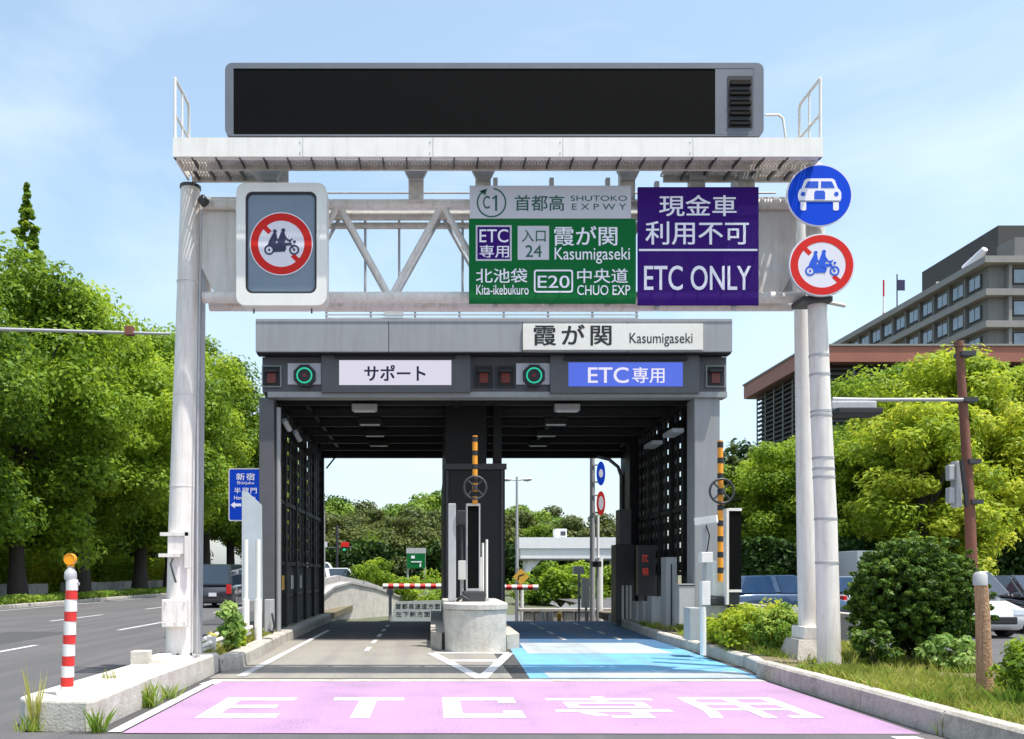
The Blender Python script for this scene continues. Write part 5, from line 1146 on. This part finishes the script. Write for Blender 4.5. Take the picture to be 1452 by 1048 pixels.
t = thing('office_block', 'large weathered concrete office block with balcony slabs, upper right', 'building', (75,115,0))
ox0, ox1, oy0, oy1 = 63.6, 95, 100.6, 150; ztop = 37.4
MB().box(ox0, ox1, oy0, oy1, 0, ztop-.3).build('wall', M['office_concrete'], t)
fl = 3.62
for k in range(7):
    z = ztop-k*fl; o_ = .0 if k else .25
    MB().box(ox0-.9-o_, ox1+.6, oy0-.9-o_, oy1+.6, z-.75, z).build('balcony_slab', M['office_light'], t)
    if k < 6:
        zc_ = z-.75-2.05
        for i in range(15):
            y = oy0+1.2+i*3.25
            MB().box(ox0-.12, ox0-.001, y, y+2.3, zc_-.1, zc_+1.55).build('window_surround', M['office_dark'], t)
            for j in (0,1): MB().box(ox0-.2, ox0-.121, y+.15+j*1.05, y+1.08+j*1.05, zc_+.05, zc_+1.45).build('window', M['window_glass'], t)
            if i < 14: MB().box(ox0-.45, ox0-.001, y+2.55, y+2.85, z-3.6, z-.76).build('fin', M['office_concrete'], t)
        for i in range(5):
            x = ox0+2.6+i*4.2
            MB().box(x, x+3.0, oy0-.1, oy0-.001, zc_-.1, zc_+1.7).build('window_surround', M['office_dark'], t)
            for j in (0,1): MB().box(x+.15+j*1.4, x+1.45+j*1.4, oy0-.18, oy0-.101, zc_+.05, zc_+1.55).build('window', M['window_glass'], t)
            MB().box(x-.7, x-.35, oy0-.6, oy0-.001, z-3.6, z-.76).build('fin', M['office_light'], t)
MB().box(66.2, 92, 103, 119, ztop+.001, 42.2).build('penthouse', M['office_dark'], t)
MB().box(66.0, 92, 99.8+.0, 102.9, ztop+.001, ztop+2.2).build('roof_plant', M['office_concrete'], t)
MB().box(64.2, 66.1, 112, 112.2, ztop+.001, ztop+1.2).build('roof_rail', M['white_paint'], t)
MB().tube([(64,105,ztop+.3),(64.4,102.6,ztop+1.9)], [.9,.35], 12).build('antenna_dish', M['sign_white'], t)
MB().tube([(63.5,107,ztop+.2),(63.5,104,ztop+.6)], .12, 8).build('roof_pipe', M['sign_white'], t)
t2 = thing('flag_pole', 'thin flag pole with dark flag on the office block roof', 'flag pole', (62.9,126,ztop)); xq = X(1272,126)
MB().cyl(xq, 126, ztop-.3, Z(389,126), .09, n=8).build('pole', M['dark_metal'], t2)
MB().box(xq+.1, xq+1.1, 125.95, 126.05, Z(412,126), Z(397,126)).build('flag', M['letter_navy'], t2)
t2 = thing('far_antenna_mast', 'distant red and white lattice mast beyond the office block roof', 'mast', (X(1253,320),320,0))
for i in range(8):
    z0_ = 60+i*6; MB().tube([(X(1253,320),320,z0_ if i else 0),(X(1253,320),320,z0_+6)], .5-i*.03, 6).build('mast_section', M['red_sign'] if i % 2 else M['white_paint'], t2)

# ============================================================ VEGETATION
cA = crown_mesh('crown', (4.6,4.6,7.2), 100, 700, .21, M['leaf_green'], 1, cr=.24, low=-.95)
cB = crown_mesh('crown', (4.8,4.8,6.8), 100, 700, .21, M['leaf_bright'], 2, cr=.24, low=-.95)
cC = crown_mesh('crown', (4.5,4.5,7.0), 90, 720, .21, M['leaf_deep'], 3, cr=.27, low=-.95)
cD = crown_mesh('crown', (5,5,6), 90, 160, .42, M['leaf_dark'], 4, cr=.28, low=-.95)
gl_ = 'trees lining the left street'
spots = [(-22.6,38,cC,.96,'tallest nearest street tree at the left edge of the photo'),(-21.8,46.5,cA,1.06,'second street tree from the left edge of the photo'),(-21.8,55,cB,1.12,'third street tree from the left edge, bright green'),
 (-21.2,64,cA,1.18,'fourth street tree from the left edge, dense mid green'),(-21.6,73,cB,1.26,'fifth street tree from the left, seen left of the gantry pole'),(-21.2,83,cC,1.27,'sixth street tree from the left, seen behind the gantry pole'),
 (-21.4,94,cB,1.2,'seventh street tree, first one right of the gantry pole'),(-21.0,106,cB,1.15,'eighth street tree, yellow green beside the blue sign'),(-21.0,119,cA,1.08,'last street tree, seen just left of the canopy')]
for i, (x, y, c, s_, lab) in enumerate(spots):
    tree('street_tree', lab, (x,y,.1), c, 9.6, 9, .42, gl_, s_, i*1.3, limbs=8)
for i, (x, y) in enumerate(((-31,44),(-30,55),(-30.5,67),(-30,79),(-30,92),(-30,106),(-30,122),(-28,33.5),(-19.5,135),(-15.5,150),(-21,150))):
    x -= 7 if i < 7 else 0; tree('background_tree', ['first','second','third','fourth','fifth','sixth','seventh','frontmost','distant','farthest','far left'][i]+' dark dense tree in the row behind the left street trees', (x,y,.1), cD, 7.4 if i != 7 else 6.4, 7, .35, 'dark trees behind the left row', 1.0, i*.7, limbs=4)
# thin pointed tree behind the left row
cK = crown_mesh('crown', (2.6,2.6,7), 170, 60, .26, M['leaf_green'], 31, cr=.17, shape='cone')
tree('conifer', 'thin dark pointed conifer rising above the left trees', (X(38,70),70,0), cK, 25.5, 25, .3, None, 1, 0, limbs=0)
tree('conifer', 'small pointed conifer behind the right raised barrier', (X(1040,52),52,0), crown_mesh('crown', (1.5,1.5,4.2), 90, 120, .22, M['leaf_olive'], 32, cr=.16, shape='cone'), 4.8, 5, .15, None, 1, 0, limbs=0)
# hedge behind trunks
def hedge(name, label, x0, x1, y0, y1, z0, z1, n, size, m, seed, cat='hedge'):
    rng = np.random.default_rng(seed); C = np.stack([rng.uniform(x0,x1,n), rng.uniform(y0,y1,n), z0+(z1-z0)*rng.random(n)**.7], 1)
    C[:,2] += .12*(z1-z0)*np.sin(C[:,1]*1.1+C[:,0]); Nn = rng.normal(size=(n,3))+np.array([0,0,.8])
    q_ = .5*rng.random(n)+.25*(1+np.sin(C[:,1]*.8)*np.cos(C[:,0]*1.7)); o0 = np.array([(x0+x1)/2,(y0+y1)/2,z0])
    o = link_mesh(name, leaf_mesh(name, C-o0, Nn, size, q_, m, rng), tuple(o0)); return tag(o, label, cat)
for i, (y0, y1, mm) in enumerate(((36,42,'leaf_yellow'),(44,50,'leaf_yellow'),(52,59,'leaf_bright'),(61,70,'leaf_yellow'),(72,84,'leaf_bright'),(86,110,'leaf_yellow'))):
    hedge('hedge', ['clipped yellow green hedge behind the nearest left trunks','yellow green hedge section behind second left trunk','bright green hedge section left of the gantry pole','yellow hedge section just left of gantry pole','green hedge section hidden among far left trunks','far yellow green hedge at the end of left street'][i], -29.2, -26.6, y0, y1, .1, 3.3-.1*i, 9000, .22, M[mm], 40+i)
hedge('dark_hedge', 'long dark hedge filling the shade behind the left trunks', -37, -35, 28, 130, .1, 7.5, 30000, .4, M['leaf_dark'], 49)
t = thing('stone_boundary_wall', 'low stone boundary wall behind the trunks on the left', 'wall', (-23.5,60,0))
rw = random.Random(9)
for i in range(26):
    y = 30+i*2.6
    if i in (3,9,15): continue
    MB().box(-23.6, -23.2, y, y+2.56, .05, .95+rw.uniform(-.03,.03), .05).build('wall_stone', M['stone'], t)
# low verge weeds along far left kerb
hedge('verge_weeds', None, -20.5, -18.95, 25, 110, .1, .45, 26000, .16, M['grass_green'], 51); o = bpy.data.objects['verge_weeds']; del o['category']; o['kind'] = 'stuff'

# right trees
cE = crown_mesh('crown', (4.6,4.6,5.2), 90, 700, .19, M['leaf_bright'], 11, cr=.24, low=-.95)
cF = crown_mesh('crown', (4.9,4.9,6.6), 120, 640, .18, M['leaf_yellow'], 12, cr=.2, low=-.95, aspect=1.4)
cG = crown_mesh('crown', (4.4,4.4,6.4), 90, 640, .2, M['leaf_green'], 13, cr=.23, low=-.95)
cH = crown_mesh('crown', (3.0,3.0,4.6), 120, 320, .16, M['leaf_yellow'], 14, cr=.22, low=-.95, aspect=1.4)
gr_ = 'trees beyond the right street'
rt = [(X(1120,52),52,cE,.86,6.1,'bright green tree left of the two right poles'),(X(1205,50),50,cE,.9,6.0,'bright green tree just right of the banded pole'),(X(1275,54),54,cG,.98,8.4,'dark green tall tree behind the signal arm'),
      (X(1345,46),46,cF,.9,7.2,'tall yellow green tree around the rusty pole'),(X(1315,42),42,cH,1.0,4.7,'smaller yellow green tree left of the rusty pole'),(X(1440,48),48,cF,.88,7.2,'yellow green tree at the right edge of the photo'),(X(1400,58),58,cG,1.0,9.0,'dark green crown behind the rusty pole, upper right'),
      (X(1075,62),62,cG,.72,7.3,'distant green tree right of the black roadside panel'),(X(1500,50),50,cE,1.1,8,'green tree cut by the right photo edge'),(X(1160,60),60,cG,.8,7.0,'green tree behind the two right poles')]
for i, (x, y, c, s_, zc_, lab) in enumerate(rt): tree('roadside_tree', lab, (x,y,.05), c, zc_, 7, .3, gr_, s_, i*.9+.4, limbs=7)
hedge('street_hedge', 'dark green hedge along the far side of right street', X(1060,44), X(1500,44), 43.5, 46, .1, 3.0, 30000, .26, M['leaf_dark'], 60)
for i in range(7):
    x = X(1080,64)+i*5.2; tree('background_tree', ['leftmost','second','third','middle','fifth','sixth','rightmost'][i]+' dark dense tree behind the right roadside trees', (x,66+(i%2)*3,.1), cD, 6.2, 6, .35, 'dark trees behind the right row', .85, i*1.1, limbs=3)
# hill trees seen through the lanes
fA = crown_mesh('crown', (5,5,5), 60, 520, .4, M['leaf_olive'], 21, cr=.3, low=-.8)
fB = crown_mesh('crown', (5,5,5), 60, 520, .4, M['leaf_far_bright'], 22, cr=.3, low=-.8)
fC = crown_mesh('crown', (5,5,5), 60, 520, .4, M['leaf_green'], 23, cr=.3, low=-.8)
gf = 'park trees on the slope behind the toll gate'
# image column, crown top row, distance, crown mesh, scale, label
far = [(452,716,120,fA,.9,'dark crown at the left canopy wall'),(482,704,124,fB,.85,'yellowish crown left of the skyline dip'),(512,714,118,fA,.8,'olive crown just left of the skyline dip'),(534,724,112,fA,.6,'small dark crown beside the skyline dip'),
 (553,744,108,fC,.6,'low crown in the skyline dip'),(578,712,122,fB,.9,'left shoulder of the tall bright dome'),(604,692,126,fB,1.15,'tall bright rounded dome left of the booth'),(632,700,128,fB,1.0,'bright crown touching the booth column'),(660,716,124,fA,1.0,'crown hidden behind the booth'),
 (700,722,120,fB,.8,'bright crown right of the booth'),(728,712,124,fB,.95,'bright round crown behind the twin lamp'),(757,716,121,fB,.9,'bright crown right of the twin lamp'),(783,722,124,fA,.8,'olive crown above the footbridge'),(806,738,116,fA,.7,'dark crown at the footbridge housing'),
 (830,746,112,fC,.65,'small crown left of the twin disc pole'),(856,738,118,fA,.8,'dark crown behind the twin disc pole'),(888,730,118,fA,.9,'dark crown at the right canopy wall'),
 (440,740,104,fC,.85,'green crown low behind the left canopy wall'),(470,748,100,fA,.8,'lower olive crown behind the small lamp pole'),(500,738,104,fA,.8,'lower dark crown by the tiny red signal'),(530,756,98,fC,.7,'lower green crown under the skyline dip'),(560,752,100,fA,.75,'lower dark crown above the green sign'),
 (592,730,106,fA,.9,'large dark crown below the bright dome'),(624,736,104,fA,.85,'dark crown left of the booth column'),(705,748,102,fA,.8,'lower dark crown right of booth'),(740,744,104,fA,.85,'lower dark crown behind lamp mast'),(772,748,102,fC,.8,'lower green crown behind the footbridge'),(808,758,100,fA,.75,'lower dark crown behind footbridge right end'),
 (845,762,100,fA,.8,'lower dark crown behind the disc pole'),(455,776,90,fA,.7,'lowest dark crown at left lamp pole'),(490,772,92,fA,.7,'lowest dark crown behind traffic signal'),(525,780,90,fC,.6,'lowest green crown left lane'),(575,774,90,fA,.7,'lowest dark crown behind green sign'),(612,770,92,fA,.7,'lowest dark crown beside booth')]
for i, (px, ty, d, c, s_, lb) in enumerate(far):
    zc_ = max(Z(ty,d)/s_-6.1, 4); tree('park_tree', lb+' on the park slope', (X(px,d),d,-.03), c, zc_, zc_, .35, gf, s_, i*1.7, limbs=3)
hedge('park_undergrowth', 'dark undergrowth at the foot of the park trees', X(380,86), X(940,86), 86, 92, -.03, 4.2, 26000, .45, M['leaf_dark'], 61)
# small bright bushes in the middle distance
def bush(name, label, x, y, z, rad, nc, per, leaf, m, seed, cat='bush', stem=True, cr=.3, group=None):
    t = thing(name, label, cat, (x,y,z), group); me = crown_mesh('foliage', rad, nc, per, leaf, M[m], seed, cr=cr, low=-.8)
    o = bpy.data.objects.new('foliage', me); COL.objects.link(o); o.parent = t; o.location = (0,0,rad[2]*.95)
    if stem:
        q = MB()
        for k in range(4): a = k*1.6; q.tube([(x,y,z-.05),(x+math.cos(a)*rad[0]*.3,y+math.sin(a)*rad[1]*.3,z+rad[2]*.8)], rad[0]*.03, 6)
        q.build('stem', M['bark'], t)
    return t
bush('bright_bush', 'bright green bush left of the lowered boom', X(530,49), 49, -.5, (1.3,1.3,1.35), 40, 120, .13, 'leaf_bright', 70)
bush('bright_bush', 'bright green bush behind the lowered left boom', X(592,44), 44, -.9, (1.5,1.3,1.3), 40, 120, .13, 'leaf_bright', 71)
bush('round_tree', 'rounded green tree under the white footbridge', X(795,56), 56, -.5, (2.7,2.4,1.25), 70, 150, .2, 'leaf_green', 72, 'tree')
bush('round_tree', 'small green tree under the right end of footbridge', X(868,58), 58, -.5, (1.9,1.9,1.2), 50, 130, .2, 'leaf_green', 73, 'tree')
# left island plant
bush('leafy_plant', 'leafy green plant growing behind the gantry pole on the left island', X(322,15.6), 15.6, .17, (.2,.2,.45), 26, 26, .11, 'leaf_pale', 74, 'plant')
bush('leafy_plant', 'low leafy green plant at the foot of the frosted screen', X(330,16.2), 16.2, .17, (.22,.2,.2), 18, 26, .1, 'leaf_bright', 75, 'plant')
bush('dry_weed', 'dry pale weed clump behind the gantry pole', X(298,15), 15, .17, (.14,.14,.2), 14, 24, .06, 'grass_dry', 76, 'weed')
# clipped dark shrub
Ysb = 13.0
t = thing('round_shrub', 'large clipped round dark green shrub on the right verge', 'shrub', (X(1297,Ysb),Ysb,.2))
me = crown_mesh('foliage', (.8,.8,.8), 1500, 46, .042, M['leaf_shrub'], 80, cr=.065, low=-.8, rmin=.88, flat=.2, aspect=1.2)
o = bpy.data.objects.new('foliage', me); COL.objects.link(o); o.parent = t; o.location = (0,0,.98)
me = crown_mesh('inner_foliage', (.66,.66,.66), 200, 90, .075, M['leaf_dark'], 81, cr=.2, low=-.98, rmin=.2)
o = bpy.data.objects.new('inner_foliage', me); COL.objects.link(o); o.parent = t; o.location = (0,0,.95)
q = MB()
for k in range(6): a = k*1.05; q.tube([(X(1297,Ysb),Ysb,.15),(X(1297,Ysb)+math.cos(a)*.2,Ysb+math.sin(a)*.2,.7)], [.035,.02], 6)
q.build('stem', M['bark'], t)
bush('low_shrub', 'low bright leafy shrub in front of the round shrub, right side', X(1345,12.2), 12.2, .2, (.36,.3,.26), 34, 60, .06, 'leaf_pale', 82, 'shrub')
bush('low_shrub', 'low dark leafy shrub in front of the round shrub, left side', X(1240,12.4), 12.4, .2, (.26,.24,.34), 30, 60, .055, 'leaf_shrub', 83, 'shrub')
bush('edge_shrub', 'leafy green shrub cut by the right photo edge', X(1492,8.8), 8.8, .2, (.4,.4,.34), 60, 80, .06, 'leaf_green', 84, 'shrub')
bush('hedge_clump', 'yellow green bushy clump left of the right gantry pole', X(1075,15.8), 15.8, .2, (.72,.6,.42), 90, 90, .06, 'leaf_yellow', 85, 'bush', cr=.26)
bush('hedge_clump', 'reddish green low bush behind the kerb beside the gantry footing', X(1105,15.0), 15.0, .2, (.42,.4,.38), 60, 80, .05, 'grass_green', 86, 'bush', cr=.26)
bush('hedge_clump', 'small green clump at the left end of right planting strip', X(1030,16.8), 16.8, .2, (.42,.4,.3), 50, 70, .055, 'leaf_yellow', 87, 'bush', cr=.26)
# grass on the planting strip
def blades(name, n, region, h, wd, m, seed, clump=0, lean_=.4):
    rng = np.random.default_rng(seed); P = region(rng, n); n = len(P)
    if clump:
        nc = max(1, n//clump); cc = P[:nc]; idx = rng.integers(0, nc, n); P = cc[idx]+np.concatenate([rng.normal(size=(n,2))*.05, np.zeros((n,1))], 1)
    a = rng.random(n)*2*math.pi; H = h*(.35+rng.random(n)**1.6*.9); lean = rng.normal(size=(n,2))*lean_*H[:,None]
    V = np.empty((n,4,3)); dx = np.stack([np.cos(a),np.sin(a)],1)*wd/2
    V[:,0,:2] = P[:,:2]-dx; V[:,1,:2] = P[:,:2]+dx; V[:,0,2] = V[:,1,2] = P[:,2]
    mid = P[:,:2]+lean*.35; V[:,2,:2] = P[:,:2]+lean; V[:,2,2] = P[:,2]+H; V[:,3,:2] = mid-dx*.8; V[:,3,2] = P[:,2]+H*.55
    me = bpy.data.meshes.new(name); o0 = P.mean(0); me.vertices.add(n*4); me.vertices.foreach_set('co', (V-o0).reshape(-1).astype(np.float32))
    me.loops.add(n*4); me.loops.foreach_set('vertex_index', np.arange(n*4, dtype=np.int32)); me.polygons.add(n); me.polygons.foreach_set('loop_start', np.arange(0,n*4,4,dtype=np.int32))
    at = me.attributes.new('tint', 'FLOAT', 'FACE'); tt = .6*rng.random(n)+.4*(.5+.5*np.sin(P[:,0]*3+1)*np.sin(P[:,1]*2.3)); at.data.foreach_set('value', np.clip(tt,0,1).astype(np.float32))
    me.materials.append(M[m]); me.update(calc_edges=True); o = bpy.data.objects.new(name, me); COL.objects.link(o); o.location = o0; return o
def strip_region(zz=.205):
    def f(rng, n):
        y = 5+(rng.random(n)**1.4)*18; xl_ = np.where(y < 13.2, 5.08, 5.42); x = xl_+rng.random(n)**.9*(7.7-xl_)
        k = np.sin(x*2.3+1.1)*np.cos(y*1.7)+np.sin(y*.9+x) + rng.normal(size=n)*.6 > -.55
        return np.stack([x,y,np.full(n,zz)],1)[k]
    return f
o = blades('verge_grass', 80000, strip_region(), .13, .009, 'grass_dry', 90); tag(o, kind='stuff')
o = blades('verge_green_grass', 60000, strip_region(), .11, .013, 'grass_green', 91, clump=35); tag(o, kind='stuff')
o = blades('island_grass', 6000, lambda rng, n: np.stack([rng.uniform(-4.05,-3.6,n), rng.uniform(14.2,19.5,n), np.full(n,.17)],1), .16, .012, 'grass_dry', 92, clump=25); tag(o, kind='stuff')
o = blades('tall_dry_stems', 1200, strip_region(), .3, .0035, 'grass_dry', 93, clump=9, lean_=.2); tag(o, kind='stuff')
o = blades('broad_weeds', 9000, strip_region(), .09, .022, 'leaf_bright', 94, clump=22, lean_=.8); tag(o, kind='stuff')
def weed(label, x, y, z, h, n, sd, m='grass_green', spread=.06, wd=.008, lean_=.28):
    rng0 = np.random.default_rng(sd); t = thing('weed', label, 'weed', (x,y,z))
    o = blades('leaves', n, lambda rng, k: np.stack([x+rng.normal(size=k)*spread, y+rng.normal(size=k)*spread*.7, np.full(k,z)],1), h, wd, m, sd, 0, lean_)
    o.parent = t; o.location = o.location-Vector((x,y,z)); return t
weed('tall thin pale weed at the left end of island nose', X(52,8.75), 8.7, 0, .62, 34, 95, 'grass_dry', .025, .005, .1)
weed('low green weed tuft at the foot of the island front', X(45,8.72), 8.68, 0, .16, 90, 96)
weed('green weed tuft at the corner of the island nose', X(140,8.62), 8.6, 0, .22, 90, 97, 'grass_green', .035)
weed('green weed tuft growing at the inner island kerb, nearer one', X(211,10.2), 10.2, 0, .3, 90, 98, 'grass_green', .05)
weed('small weed tuft growing at the inner island kerb, farther one', X(240,10.9), 10.9, 0, .2, 60, 99, 'grass_green', .05)
weed('small weed tuft against the right kerb at the photo bottom', X(1345,8.45), 8.45, 0, .16, 90, 100, 'grass_green', .06)
weed('tiny weed on top of the left island nose', X(155,10.5), 10.5, .3, .1, 40, 101, 'grass_dry', .05)
weed('green weed tuft beside the wooden post', X(1436,8.6), 8.6, .2, .25, 120, 102, 'grass_green', .08)
